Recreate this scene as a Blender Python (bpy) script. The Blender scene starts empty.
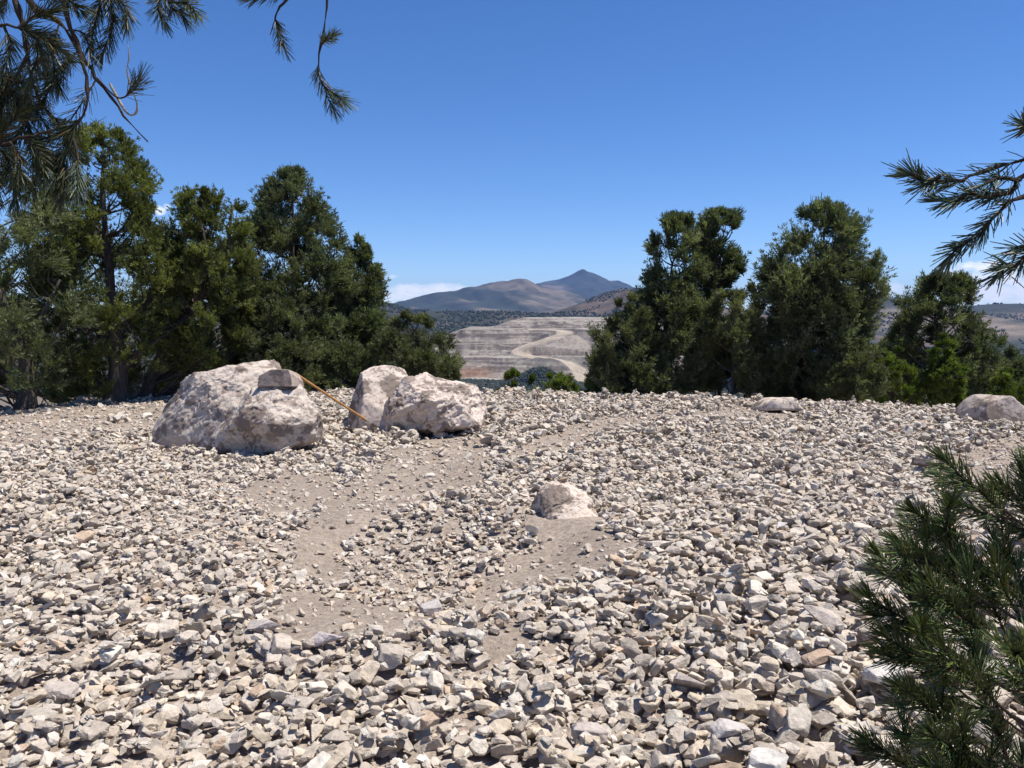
import bpy, bmesh, math, random
import numpy as np
from mathutils import Vector, Matrix

random.seed(7)
RNG = np.random.default_rng(7)
sc = bpy.context.scene
col = sc.collection
R = math.radians

# ------------------------------------------------------------------ camera, sky, sun, exposure
F = 804.0                                   # focal length in pixels of the 1024 x 768 frame
CAM_Z = 1.6
PITCH = math.atan(69.0 / F)
cam = bpy.data.cameras.new('camera')
cam.sensor_width = 36.0
cam.lens = F / 1024.0 * 36.0
cam.clip_start = 0.05
cam.clip_end = 80000.0
cam_o = bpy.data.objects.new('camera', cam)
col.objects.link(cam_o)
cam_o.location = (0, 0, CAM_Z)
cam_o.rotation_euler = (R(90) - PITCH, 0, 0)
sc.camera = cam_o

SUN_AZ, SUN_EL = 90.0, 67.0                 # azimuth from +Y towards +X
sun = bpy.data.lights.new('sun', 'SUN')
sun.energy = 4.6
sun.angle = R(0.53)
sun.color = (1.0, 0.945, 0.86)
sun_o = bpy.data.objects.new('sun', sun)
col.objects.link(sun_o)
sd = Vector((math.cos(R(SUN_EL)) * math.sin(R(SUN_AZ)), math.cos(R(SUN_EL)) * math.cos(R(SUN_AZ)), math.sin(R(SUN_EL))))
sun_o.rotation_euler = sd.to_track_quat('Z', 'Y').to_euler()
sun_o.location = (20, 20, 60)

sc.view_settings.view_transform = 'Standard'
sc.view_settings.look = 'None'
sc.view_settings.exposure = 0.55
sc.view_settings.gamma = 1.0
sc.view_settings.use_curve_mapping = False
sc.cycles.max_bounces = 7
sc.cycles.diffuse_bounces = 5
sc.cycles.transmission_bounces = 3
sc.cycles.transparent_max_bounces = 6
sc.cycles.volume_bounces = 0
sc.cycles.use_fast_gi = False


class NT:
    """small helper to write node trees"""
    def __init__(self, tree):
        self.t = tree
        self.n = tree.nodes
        self.l = tree.links

    def node(self, typ, ins=None, **kw):
        nd = self.n.new(typ)
        for k, v in kw.items():
            setattr(nd, k, v)
        for k, v in (ins or {}).items():
            self.set(nd, k, v)
        return nd

    def set(self, nd, k, v):
        s = nd.inputs[k]
        if isinstance(v, bpy.types.NodeSocket):
            self.l.new(v, s)
        elif isinstance(v, bpy.types.Node):
            self.l.new(v.outputs[0], s)
        else:
            s.default_value = v

    def math(self, op, a, b=0.0, clamp=False):
        nd = self.n.new('ShaderNodeMath')
        nd.operation = op
        nd.use_clamp = clamp
        self.set(nd, 0, a)
        self.set(nd, 1, b)
        return nd.outputs[0]

    def noise(self, vec, scale, detail=4.0, rough=0.55, dist=0.0):
        nd = self.node('ShaderNodeTexNoise', {'Scale': scale, 'Detail': detail, 'Roughness': rough, 'Distortion': dist})
        if vec is not None:
            self.l.new(vec, nd.inputs['Vector'])
        return nd.outputs[0]

    def ramp(self, fac, stops, interp='LINEAR'):
        nd = self.n.new('ShaderNodeValToRGB')
        nd.color_ramp.interpolation = interp
        el = nd.color_ramp.elements
        while len(el) < len(stops):
            el.new(0.5)
        for e, (p, c) in zip(el, stops):
            e.position = p
            e.color = (c[0], c[1], c[2], 1.0) if hasattr(c, '__len__') else (c, c, c, 1.0)
        self.l.new(fac, nd.inputs[0])
        return nd.outputs[0]

    def mix(self, fac, a, b, mode='MIX'):
        nd = self.n.new('ShaderNodeMix')
        nd.data_type = 'RGBA'
        nd.blend_type = mode
        for idx, v in ((0, fac), (6, a), (7, b)):
            s = nd.inputs[idx]
            if isinstance(v, bpy.types.NodeSocket):
                self.l.new(v, s)
            elif hasattr(v, '__len__'):
                s.default_value = (v[0], v[1], v[2], 1.0)
            else:
                s.default_value = v
        return nd.outputs[2]


world = bpy.data.worlds.new('World')
sc.world = world
world.use_nodes = True
world.node_tree.nodes.clear()
w = NT(world.node_tree)
sky = w.node('ShaderNodeTexSky', sky_type='NISHITA')
sky.sun_disc = False
sky.sun_elevation = R(SUN_EL)
sky.sun_rotation = R(SUN_AZ)
sky.altitude = 2000
sky.air_density = 0.85
sky.dust_density = 0.0
sky.ozone_density = 3.0
tc = w.node('ShaderNodeTexCoord')
sep = w.node('ShaderNodeSeparateXYZ', {0: tc.outputs['Generated']})
ysafe = w.math('MAXIMUM', sep.outputs[1], 0.02)
su = w.math('DIVIDE', sep.outputs[0], ysafe)
sv = w.math('DIVIDE', sep.outputs[2], ysafe)
cmb = w.node('ShaderNodeCombineXYZ', {0: w.math('MULTIPLY', su, 48.0), 1: w.math('MULTIPLY', sv, 120.0)})
cn = w.noise(cmb.outputs[0], 1.0, 6.0, 0.6)
total = None
for (cx, cy, rx, ry, dens) in [(416, 292, 34, 8, 1.0), (446, 288, 26, 5, 1.0), (398, 297, 22, 7, .8), (394, 277, 6, 2, .6),
                               (164, 212, 7, 5, .7), (172, 208, 4, 3, .5), (884, 290, 24, 9, .6), (770, 292, 30, 8, .5), (1002, 289, 74, 19, 1.0), (988, 268, 40, 7, 1.0), (972, 279, 40, 7, .9),
                               (950, 274, 26, 4, .6), (1100, 285, 120, 22, .8), (250, 292, 90, 7, .4),
                               (-140, 300, 160, 20, .8)]:
    u0, v0 = (cx - 512) / F, (315 - cy) / F
    a = w.math('POWER', w.math('DIVIDE', w.math('SUBTRACT', su, u0), rx / F), 2.0)
    b = w.math('POWER', w.math('DIVIDE', w.math('SUBTRACT', sv, v0), ry / F), 2.0)
    m = w.math('SUBTRACT', 1.15, w.math('ADD', a, b))
    m = w.math('MULTIPLY', w.math('MULTIPLY_ADD' if False else 'ADD', m, w.math('MULTIPLY', w.math('SUBTRACT', cn, 0.5), 3.4)), 0.9, True)
    m = w.math('MULTIPLY', m, dens)
    total = m if total is None else w.math('MAXIMUM', total, m)
front = w.math('GREATER_THAN', sep.outputs[1], 0.1)
total = w.math('MULTIPLY', total, front, True)
skyhsv = w.node('ShaderNodeHueSaturation', {'Hue': 0.507, 'Saturation': 1.24, 'Value': 1.0, 'Color': sky.outputs[0]})
skyc = w.mix(total, skyhsv.outputs[0], (8.6, 8.7, 8.9))
bg = w.node('ShaderNodeBackground', {'Color': skyc, 'Strength': 0.111})
w.node('ShaderNodeOutputWorld', {0: bg.outputs[0]})

# ------------------------------------------------------------------ numeric helpers


def _hash(ix, iy, iz, seed):
    h = (ix.astype(np.int64) * 374761393 + iy.astype(np.int64) * 668265263 + iz.astype(np.int64) * 2147483647 + seed * 1274126177) & 0xFFFFFFFF
    h = ((h ^ (h >> 13)) * 1274126177) & 0xFFFFFFFF
    h = ((h ^ (h >> 16)) * 2246822519) & 0xFFFFFFFF
    return ((h ^ (h >> 15)) & 0xFFFFFF) / float(0xFFFFFF)


def vnoise(p, seed=0):
    """value noise, p is (n, 3), result in -1 .. 1"""
    i = np.floor(p).astype(np.int64)
    f = p - i
    f = f * f * f * (f * (f * 6 - 15) + 10)
    out = 0.0
    for dx in (0, 1):
        wx = f[:, 0] if dx else 1 - f[:, 0]
        for dy in (0, 1):
            wy = f[:, 1] if dy else 1 - f[:, 1]
            for dz in (0, 1):
                wz = f[:, 2] if dz else 1 - f[:, 2]
                out = out + wx * wy * wz * _hash(i[:, 0] + dx, i[:, 1] + dy, i[:, 2] + dz, seed)
    return out * 2 - 1


def fbm(p, octaves=4, seed=0, gain=0.5):
    a, s, tot = 1.0, 0.0, 0.0
    q = np.array(p, float)
    for k in range(octaves):
        s = s + a * vnoise(q, seed + k)
        tot += a
        a *= gain
        q = q * 2.03 + 17.3
    return s / tot


def fbm2(x, y, scale, octaves=4, seed=0, gain=0.5):
    x = np.asarray(x, float)
    p = np.stack([x.ravel() * scale, np.asarray(y, float).ravel() * scale, np.full(x.size, 0.37)], 1)
    return fbm(p, octaves, seed, gain).reshape(x.shape)


def smooth(a, b, x):
    t = np.clip((x - a) / (b - a), 0, 1)
    return t * t * (3 - 2 * t)


SP, CP = math.sin(PITCH), math.cos(PITCH)


def at(px, py, Y):
    """world point seen at pixel (px, py) at ground distance Y ahead"""
    a, b = (px - 512.0) / F, (384.0 - py) / F
    dy = CP + b * SP
    dz = -SP + b * CP
    t = Y / dy
    return np.array([a * t, Y, CAM_Z + dz * t])


def at_ground(px, py, z=0.0):
    a, b = (px - 512.0) / F, (384.0 - py) / F
    dy = CP + b * SP
    dz = -SP + b * CP
    t = (z - CAM_Z) / dz
    return np.array([a * t, dy * t])


def project(x, y, z):
    dz = z - CAM_Z
    zc = y * CP - dz * SP
    yc = y * SP + dz * CP
    zc = np.maximum(zc, 1e-3)
    return 512 + F * x / zc, 384 - F * yc / zc


def build(name, V, faces, mats, parent=None, colors=None, smooth_shade=False, mat_idx=None, loc=None):
    """V (n,3); faces: list of int arrays (m,3) or (m,4); ONE mesh object"""
    me = bpy.data.meshes.new(name)
    V = np.asarray(V, np.float32)
    if loc is not None:
        V = V - np.asarray(loc, np.float32)
    if not isinstance(faces, (list, tuple)):
        faces = [faces]
    faces = [np.asarray(f, np.int32) for f in faces if len(f)]
    loops = np.concatenate([f.ravel() for f in faces])
    tot = np.concatenate([np.full(len(f), f.shape[1], np.int32) for f in faces])
    start = np.concatenate([[0], np.cumsum(tot)[:-1]]).astype(np.int32)
    me.vertices.add(len(V))
    me.vertices.foreach_set('co', V.ravel())
    me.loops.add(len(loops))
    me.loops.foreach_set('vertex_index', loops)
    me.polygons.add(len(tot))
    me.polygons.foreach_set('loop_start', start)
    me.polygons.foreach_set('loop_total', tot)
    me.polygons.foreach_set('use_smooth', np.full(len(tot), smooth_shade))
    if colors is not None:
        at_ = me.color_attributes.new('tint', 'FLOAT_COLOR', 'POINT')
        c = np.ones((len(V), 4), np.float32)
        c[:, :3] = colors
        at_.data.foreach_set('color', c.ravel())
    for m in (mats if isinstance(mats, (list, tuple)) else [mats]):
        me.materials.append(m)
    if mat_idx is not None:
        me.polygons.foreach_set('material_index', np.asarray(mat_idx, np.int32))
    me.update()
    me.validate()
    o = bpy.data.objects.new(name, me)
    col.objects.link(o)
    if loc is not None:
        o.location = loc
    if parent is not None:
        o.parent = parent
        if loc is None and parent.location.length > 0:
            o.location = -parent.location
    return o


def tag(o, label=None, cat=None, group=None, kind=None):
    if label:
        o['label'] = label
    if cat:
        o['category'] = cat
    if group:
        o['group'] = group
    if kind:
        o['kind'] = kind
    return o


def empty(name, loc):
    o = bpy.data.objects.new(name, None)
    o.empty_display_size = 0.2
    col.objects.link(o)
    o.location = loc
    return o


def grid_faces(nu, nv, wrap=False):
    i, j = np.meshgrid(np.arange(nu - 1), np.arange(nv if wrap else nv - 1), indexing='ij')
    j2 = (j + 1) % nv
    return np.stack([i * nv + j, (i + 1) * nv + j, (i + 1) * nv + j2, i * nv + j2], -1).reshape(-1, 4)


def ico(sub):
    bm = bmesh.new()
    bmesh.ops.create_icosphere(bm, subdivisions=sub, radius=1.0)
    bm.verts.ensure_lookup_table()
    V = np.array([v.co[:] for v in bm.verts])
    T = np.array([[v.index for v in f.verts] for f in bm.faces])
    bm.free()
    return V, T


def tube(pts, rads, sides=6):
    """tapered tube along a polyline, returns V, quads"""
    P = np.asarray(pts, float)
    n = len(P)
    T = np.gradient(P, axis=0)
    T /= np.linalg.norm(T, axis=1, keepdims=True) + 1e-9
    ref = np.array([0.31, 0.2, 0.93]) if abs(T[0][2]) < 0.8 else np.array([0.95, 0.3, 0.1])
    V = []
    ang = np.arange(sides) * 2 * math.pi / sides
    for k in range(n):
        a = np.cross(T[k], ref)
        a /= np.linalg.norm(a) + 1e-9
        b = np.cross(T[k], a)
        V.append(P[k] + rads[k] * (np.cos(ang)[:, None] * a + np.sin(ang)[:, None] * b))
    V.append(P[-1:] + T[-1:] * rads[-1] * 0.7)
    Vv = np.concatenate(V)
    q = grid_faces(n, sides, True)
    tip = n * sides
    base = (n - 1) * sides
    t = np.array([[base + (k + 1) % sides, base + k, tip] for k in range(sides)])
    return Vv, q, t


class Batch:
    def __init__(self):
        self.V, self.Q, self.T, self.C, self.n = [], [], [], [], 0

    def add(self, V, Q=None, T=None, C=None):
        if Q is not None and len(Q):
            self.Q.append(np.asarray(Q) + self.n)
        if T is not None and len(T):
            self.T.append(np.asarray(T) + self.n)
        self.V.append(V)
        if C is not None:
            self.C.append(np.broadcast_to(C, (len(V), 3)))
        self.n += len(V)

    def build(self, name, mat, parent=None, smooth_shade=False, loc=None):
        f = []
        if self.Q:
            f.append(np.concatenate(self.Q))
        if self.T:
            f.append(np.concatenate(self.T))
        return build(name, np.concatenate(self.V), f, mat, parent, np.concatenate(self.C) if self.C else None, smooth_shade, loc=loc)


def spline(pts, n):
    """Catmull-Rom through points"""
    P = np.asarray(pts, float)
    P = np.concatenate([2 * P[:1] - P[1:2], P, 2 * P[-1:] - P[-2:-1]])
    m = len(P) - 3
    out = []
    for s in np.linspace(0, m - 1e-6, n):
        i = int(s)
        t = s - i
        a, b, c, d = P[i], P[i + 1], P[i + 2], P[i + 3]
        out.append(0.5 * ((2 * b) + (c - a) * t + (2 * a - 5 * b + 4 * c - d) * t * t + (3 * b - 3 * c + d - a) * t ** 3))
    return np.array(out)


# ------------------------------------------------------------------ materials
def material(name):
    m = bpy.data.materials.new(name)
    m.use_nodes = True
    m.node_tree.nodes.clear()
    return m, NT(m.node_tree)


def finish(n, color, rough=0.9, bump=None, bump_s=0.3, bump_d=0.01, spec=0.3):
    p = n.node('ShaderNodeBsdfPrincipled', {'Roughness': rough, 'Specular IOR Level': spec})
    n.set(p, 'Base Color', color if isinstance(color, bpy.types.NodeSocket) else (*color, 1.0))
    if bump is not None:
        b = n.node('ShaderNodeBump', {'Strength': bump_s, 'Distance': bump_d, 'Height': bump})
        n.l.new(b.outputs[0], p.inputs['Normal'])
    n.node('ShaderNodeOutputMaterial', {0: p.outputs[0]})
    return p


def stone_material():
    m, n = material('stone')
    pos = n.node('ShaderNodeNewGeometry').outputs['Position']
    att = n.node('ShaderNodeAttribute', attribute_name='tint')
    oi = n.node('ShaderNodeObjectInfo')
    n1 = n.noise(pos, 9.0, 5.0, 0.62)
    n2 = n.noise(pos, 48.0, 5.0, 0.7)
    n3 = n.noise(pos, 3.1, 3.0, 0.5)
    c = n.mix(1.0, att.outputs['Color'], oi.outputs['Color'], 'MULTIPLY')
    v = n.ramp(n1, [(0.3, 0.66), (0.5, 0.98), (0.7, 1.12)])
    c = n.mix(1.0, c, v, 'MULTIPLY')
    c = n.mix(0.55, c, n.mix(1.0, c, n.ramp(n2, [(0.3, 0.6), (0.62, 1.2)]), 'MULTIPLY'))
    c = n.mix(n.ramp(n3, [(0.55, 0.0), (0.75, 0.4)]), c, (0.40, 0.31, 0.24))
    h = n.math('ADD', n.math('MULTIPLY', n2, 0.5), n1)
    finish(n, c, 0.95, h, 0.9, 0.02, 0.12)
    return m


def boulder_material():
    m, n = material('boulder_stone')
    pos = n.node('ShaderNodeNewGeometry').outputs['Position']
    att = n.node('ShaderNodeAttribute', attribute_name='tint')
    n1 = n.noise(pos, 2.6, 6.0, 0.62, 0.4)
    n2 = n.noise(pos, 14.0, 6.0, 0.68)
    n3 = n.noise(pos, 60.0, 4.0, 0.6)
    c = n.ramp(n2, [(0.32, (0.36, 0.315, 0.285)), (0.5, (0.52, 0.47, 0.435)), (0.7, (0.62, 0.575, 0.535))])
    c = n.mix(1.0, c, att.outputs['Color'], 'MULTIPLY')
    patch = n.math('ADD', n.math('MULTIPLY', n1, 0.75), n.math('MULTIPLY', n2, 0.3))
    n4 = n.noise(pos, 5.2, 7.0, 0.66, 0.8)
    c = n.mix(n.ramp(n4, [(0.525, 0.0), (0.565, 0.8)]), c, (0.21, 0.168, 0.148))
    c = n.mix(n.ramp(patch, [(0.54, 0.0), (0.57, 0.9)]), c, (0.18, 0.148, 0.132))
    c = n.mix(1.0, c, (1.03, 0.98, 0.91), 'MULTIPLY')
    c = n.mix(n.ramp(n3, [(0.55, 0.0), (0.75, 0.3)]), c, (0.22, 0.19, 0.18))
    h = n.math('ADD', n.math('MULTIPLY', n3, 0.25), n.math('ADD', n2, n.math('MULTIPLY', patch, -0.6)))
    finish(n, c, 0.94, h, 0.6, 0.02, 0.15)
    return m


def soil_material():
    m, n = material('soil')
    pos = n.node('ShaderNodeNewGeometry').outputs['Position']
    att = n.node('ShaderNodeAttribute', attribute_name='tint')
    n1 = n.noise(pos, 1.3, 5.0, 0.6)
    n2 = n.noise(pos, 28.0, 6.0, 0.7)
    n3 = n.noise(pos, 160.0, 3.0, 0.7)
    c = n.mix(n.ramp(n1, [(0.35, 0.0), (0.65, 1.0)]), (0.88, 0.86, 0.85), (1.12, 1.1, 1.07))
    c = n.mix(1.0, c, att.outputs['Color'], 'MULTIPLY')
    c = n.mix(1.0, c, n.ramp(n2, [(0.3, 0.55), (0.5, 0.95), (0.7, 1.28)]), 'MULTIPLY')
    c = n.mix(0.75, c, n.mix(1.0, c, n.ramp(n3, [(0.35, 0.6), (0.65, 1.3)]), 'MULTIPLY'))
    h = n.math('ADD', n.math('MULTIPLY', n3, 0.35), n2)
    finish(n, c, 0.95, h, 0.6, 0.02, 0.15)
    return m


def land_material():
    m, n = material('far_land')
    pos = n.node('ShaderNodeNewGeometry').outputs['Position']
    att = n.node('ShaderNodeAttribute', attribute_name='tint')
    n1 = n.noise(pos, 0.016, 6.0, 0.65)
    n2 = n.noise(pos, 0.09, 4.0, 0.7)
    c = n.mix(1.0, att.outputs['Color'], n.ramp(n1, [(0.3, 0.75), (0.7, 1.22)]), 'MULTIPLY')
    c = n.mix(0.7, c, n.mix(1.0, c, n.ramp(n2, [(0.35, 0.66), (0.65, 1.3)]), 'MULTIPLY'))
    finish(n, c, 0.95, n2, 0.5, 4.0, 0.1)
    return m


def mountain_material():
    m, n = material('mountain_slopes')
    pos = n.node('ShaderNodeNewGeometry').outputs['Position']
    att = n.node('ShaderNodeAttribute', attribute_name='tint')
    n1 = n.noise(pos, 0.004, 7.0, 0.68)
    c = n.mix(1.0, att.outputs['Color'], n.ramp(n1, [(0.32, 0.55), (0.66, 1.4)]), 'MULTIPLY')
    finish(n, c, 0.95, n1, 0.7, 40.0, 0.1)
    return m


def foliage_material(name, trans=0.22, spec=0.25, rough=0.55):
    m, n = material(name)
    att = n.node('ShaderNodeAttribute', attribute_name='tint')
    p = n.node('ShaderNodeBsdfPrincipled', {'Roughness': rough, 'Specular IOR Level': spec, 'Base Color': att.outputs['Color']})
    t = n.node('ShaderNodeBsdfTranslucent', {'Color': n.mix(1.0, att.outputs['Color'], (1.5, 1.7, 0.7), 'MULTIPLY')})
    mx = n.node('ShaderNodeMixShader', {0: trans, 1: p.outputs[0], 2: t.outputs[0]})
    n.node('ShaderNodeOutputMaterial', {0: mx.outputs[0]})
    return m


def bark_material(name, dark, light, sx=30.0):
    m, n = material(name)
    pos = n.node('ShaderNodeNewGeometry').outputs['Position']
    mp = n.node('ShaderNodeMapping', {'Vector': pos, 'Scale': (1, 1, 0.16)})
    n1 = n.noise(mp.outputs[0], sx, 6.0, 0.7, 0.6)
    c = n.ramp(n1, [(0.3, dark), (0.7, light)])
    finish(n, c, 0.9, n1, 0.9, 0.02, 0.15)
    return m


M_STONE, M_BOULDER, M_SOIL, M_LAND, M_MOUNT = stone_material(), boulder_material(), soil_material(), land_material(), mountain_material()
M_PINYON = foliage_material('pinyon_needles', 0.32)
M_NEEDLE = foliage_material('near_pine_needles', 0.15, 0.3, 0.45)
M_BARK = bark_material('grey_bark', (0.03, 0.025, 0.022), (0.14, 0.118, 0.10))
M_TWIG = bark_material('twig_bark', (0.035, 0.027, 0.022), (0.11, 0.08, 0.06), 90.0)
M_DRY = bark_material('dry_wood', (0.30, 0.25, 0.19), (0.48, 0.42, 0.34), 60.0)
M_HANDLE = bark_material('varnished_handle', (0.33, 0.155, 0.05), (0.52, 0.29, 0.115), 45.0)
m_, n_ = material('dark_steel')
finish(n_, n_.ramp(n_.noise(None, 30.0), [(0.3, (0.04, 0.035, 0.03)), (0.7, (0.10, 0.085, 0.07))]), 0.6, None, spec=0.5)
M_STEEL = m_

# ------------------------------------------------------------------ the ground
DIRT = [  # bare trodden soil among the rubble, outlines in the clearing (pixel outlines laid on the ground plane)
    [(292, 546), (322, 502), (362, 468), (396, 440), (428, 424), (481, 430), (496, 447), (474, 480), (442, 494), (394, 506), (358, 522), (334, 553), (304, 556)],
    [(262, 626), (268, 590), (298, 574), (350, 571), (404, 576), (446, 590), (434, 612), (386, 628), (326, 634), (280, 638)],
    [(484, 558), (516, 528), (552, 518), (611, 528), (656, 547), (604, 566), (544, 578), (482, 606), (438, 608), (428, 592)],
    [(-60, 456), (-60, 398), (60, 394), (190, 386), (192, 402), (172, 424), (90, 428), (40, 438)],
    [(508, 444), (540, 426), (600, 409), (660, 402), (690, 407), (650, 416), (596, 428), (548, 444), (522, 452)],
    [(950, 436), (1005, 422), (1090, 420), (1100, 478), (1040, 480), (980, 468), (940, 452)],
    [(480, 632), (500, 616), (524, 626), (512, 648), (490, 650)],
    [(660, 402), (760, 397), (840, 402), (740, 412)],
    [(236, 480), (290, 458), (340, 468), (336, 496), (262, 504)],
]


def in_poly(px, py, poly):
    inside = np.zeros(px.shape, bool)
    n = len(poly)
    for i in range(n):
        x1, y1 = poly[i]
        x2, y2 = poly[(i + 1) % n]
        if y1 == y2:
            continue
        c = ((y1 > py) != (y2 > py)) & (px < (x2 - x1) * (py - y1) / (y2 - y1) + x1)
        inside ^= c
    return inside


def dirt_mask(x, y):
    x, y = np.asarray(x, float), np.asarray(y, float)
    px, py = project(x, y, 0.0)
    j = np.clip(60.0 / np.maximum(y, 2.0), 2, 16)
    px = px + fbm2(x, y, 2.2, 3, 31) * j * 2.6
    py = py + fbm2(x, y, 2.2, 3, 37) * j * 1.2
    m = np.zeros(x.shape, bool)
    for poly in DIRT:
        m |= in_poly(px, py, poly)
    return m & (y > 1)


RIM = np.array([(-300, 402), (0, 401), (60, 398), (120, 391), (200, 388), (350, 386), (500, 387), (640, 391), (760, 394), (860, 397), (950, 401), (1024, 405), (1300, 412)], float)


def rim_y(x, y):
    px = 512 + F * x / np.maximum(y, 3.0)
    ry = np.interp(px, RIM[:, 0], RIM[:, 1])
    return CAM_Z * F / (ry - 315.0)


PIT_C = at_ground(430, 548)


def H(x, y):
    x, y = np.asarray(x, float), np.asarray(y, float)
    r = np.hypot(x, y)
    rim = np.where(y > 0.2, rim_y(x, y), 15.0) + fbm2(x, y, 0.35, 3, 5) * 0.5
    over = np.where(y > 0.5, y, 0) - rim
    z = fbm2(x, y, 0.22, 3, 11) * 0.10 + fbm2(x, y, 0.9, 3, 12) * 0.05
    z = z * smooth(0.5, 4, r)
    z = z + 0.024 * fbm2(x, y, 3.5, 4, 13)
    z = z - 0.017 * np.clip(x - 1.0, 0, 14) * smooth(6, 11, y)
    d2 = ((x - PIT_C[0]) / 0.75) ** 2 + ((y - PIT_C[1]) / 0.8) ** 2
    z = z - 0.16 * np.exp(-d2) + 0.10 * np.exp(-(np.sqrt(d2) - 1.8) ** 2 / 0.3)
    z = z + 0.03 * smooth(-2.5, -0.4, over) - 0.09 - 0.07 * smooth(6, 11, y)
    # beyond the rim the ground falls away to the valley
    o = np.maximum(over, 0)
    fall = -0.55 * np.minimum(o, 3.0) * smooth(0, 1.5, o) - 0.33 * np.clip(o - 3.0, 0, 330.0) - 0.10 * np.clip(o - 333.0, 0, 1200)
    back = -0.12 * np.maximum(r - 18.0, 0) * (y <= 0.5)
    back = np.maximum(back, -140)
    side = -0.2 * np.clip(np.abs(x) - 22.0, 0, 400) * smooth(18, 30, r)
    side = np.where(over > 0, side * 0.25, side)
    z = z + fall + back * 0.6 + side
    z = np.maximum(z, -232.0 + 0.0 * r)
    z = z + fbm2(x, y, 0.012, 4, 14) * 9.0 * smooth(25, 160, r) + fbm2(x, y, 0.0016, 4, 15) * 26.0 * smooth(300, 1500, r)
    return z


th = np.concatenate([np.arange(-180, -56, 4.0), np.arange(-56, 56, 0.2), np.arange(56, 180, 4.0)]) * math.pi / 180
rad = np.concatenate([np.geomspace(0.25, 1.6, 8)[:-1], np.geomspace(1.6, 40, 430)[:-1], np.geomspace(40, 21000, 170)])
RR, TT = np.meshgrid(rad, th, indexing='ij')
GX, GY = RR * np.sin(TT), RR * np.cos(TT)
GZ = H(GX, GY)
gv = np.stack([GX.ravel(), GY.ravel(), GZ.ravel()], 1)
gq = grid_faces(len(rad), len(th), True)[:, ::-1]
ctr = np.array([[0, 0, float(H(np.array([0.0]), np.array([0.01]))[0])]])
gt = np.array([[len(gv), k, (k + 1) % len(th)] for k in range(len(th))])[:, ::-1]
rr = RR.ravel()
soil = np.array([0.31, 0.258, 0.212])
under = np.array([0.34, 0.285, 0.238])
gd = dirt_mask(gv[:, 0], gv[:, 1]).astype(float)[:, None]
near_c = soil * gd + under * (1 - gd)
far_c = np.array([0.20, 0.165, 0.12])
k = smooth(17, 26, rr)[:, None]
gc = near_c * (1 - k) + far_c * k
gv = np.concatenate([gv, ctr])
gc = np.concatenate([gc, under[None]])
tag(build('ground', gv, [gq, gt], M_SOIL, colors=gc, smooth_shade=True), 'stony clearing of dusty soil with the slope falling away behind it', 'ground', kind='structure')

# ------------------------------------------------------------------ far land: hills, mountains, mine


def ridge(name, label, profile, Yc, Yf, Yb, zf, mat, tint, nx=340, nv=90, rough=0.10, seed=1, power=1.3, xpad=0.0):
    pr = np.array(profile, float)
    px = np.linspace(pr[0, 0], pr[-1, 0], nx)
    py = np.interp(px, pr[:, 0], pr[:, 1])
    X = (px - 512) / F * Yc
    zc = np.array([at(a, b, Yc)[2] for a, b in zip(px, py)])
    nf, nb = int(nv * 0.72), nv - int(nv * 0.72)
    v = np.concatenate([np.linspace(0, 1, nf), np.linspace(1, 2, nb + 1)[1:]])
    VV, XX = np.meshgrid(v, X, indexing='ij')
    ZC = np.broadcast_to(zc, VV.shape)
    YY = np.where(VV <= 1, Yf + (Yc - Yf) * VV, Yc + (Yb - Yc) * (VV - 1))
    s = np.where(VV <= 1, VV ** power, (2 - VV) ** 1.2)
    L = abs(Yc - Yf)
    spur = np.abs(fbm2(XX + YY * 0.35, YY * 0.3, 2.6 / L, 5, seed, 0.55))
    spur2 = fbm2(XX, YY, 6.0 / L, 4, seed + 9)
    env = s * (1 - np.clip(s, 0, 1) ** 6)
    hgt = ZC - zf
    Z = zf + hgt * s + hgt * env * ((0.35 - spur) * rough * 9 + spur2 * rough * 2)
    P = np.stack([XX.ravel(), YY.ravel(), Z.ravel()], 1)
    c = tint(XX, YY, Z, s, spur, px)
    o = build(name, P, [grid_faces(len(v), nx)], mat, colors=c.reshape(-1, 3), smooth_shade=True)
    tag(o, label, 'hill' if 'hill' in name or 'ridge' in name else 'mountain', kind='structure')
    return XX, YY, Z, nf


def mixc(a, b, t):
    t = np.asarray(t)[..., None]
    return np.asarray(a) * (1 - t) + np.asarray(b) * t


FOREST, TAN, PALE, ROCKC = (0.030, 0.038, 0.026), (0.26, 0.20, 0.145), (0.33, 0.27, 0.215), (0.20, 0.15, 0.115)


def tint_peak(X, Y, Z, s, spur, px):
    n = fbm2(X, Y, 0.0012, 5, 77)
    return mixc(FOREST, ROCKC, smooth(0.05, 0.45, n + 0.2 * (s - 0.6)) * 0.75)


def tint_left(X, Y, Z, s, spur, px):
    n = fbm2(X + Z * 2.0, Y * 0.4, 0.0011, 5, 78)
    t = smooth(-0.16, 0.12, n + 0.35 * (0.62 - s) - 0.9 * smooth(545, 600, np.broadcast_to(px, X.shape)) + (0.25 - spur) * 1.0 - 0.5 * smooth(0.85, 1, s))
    return mixc(FOREST, (0.21, 0.165, 0.12), t * (0.25 + 0.4 * smooth(-.3, .3, fbm2(X, Y, 0.004, 4, 178))))


def tint_wood(X, Y, Z, s, spur, px):
    n = fbm2(X, Y, 0.006, 4, 79)
    return mixc((0.04, 0.043, 0.03), (0.12, 0.098, 0.07), smooth(-0.1, 0.6, n))


def tint_brown(X, Y, Z, s, spur, px):
    n = fbm2(X, Y, 0.005, 4, 80)
    return mixc((0.045, 0.045, 0.032), (0.13, 0.095, 0.07), smooth(-0.25, 0.5, n))


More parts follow.
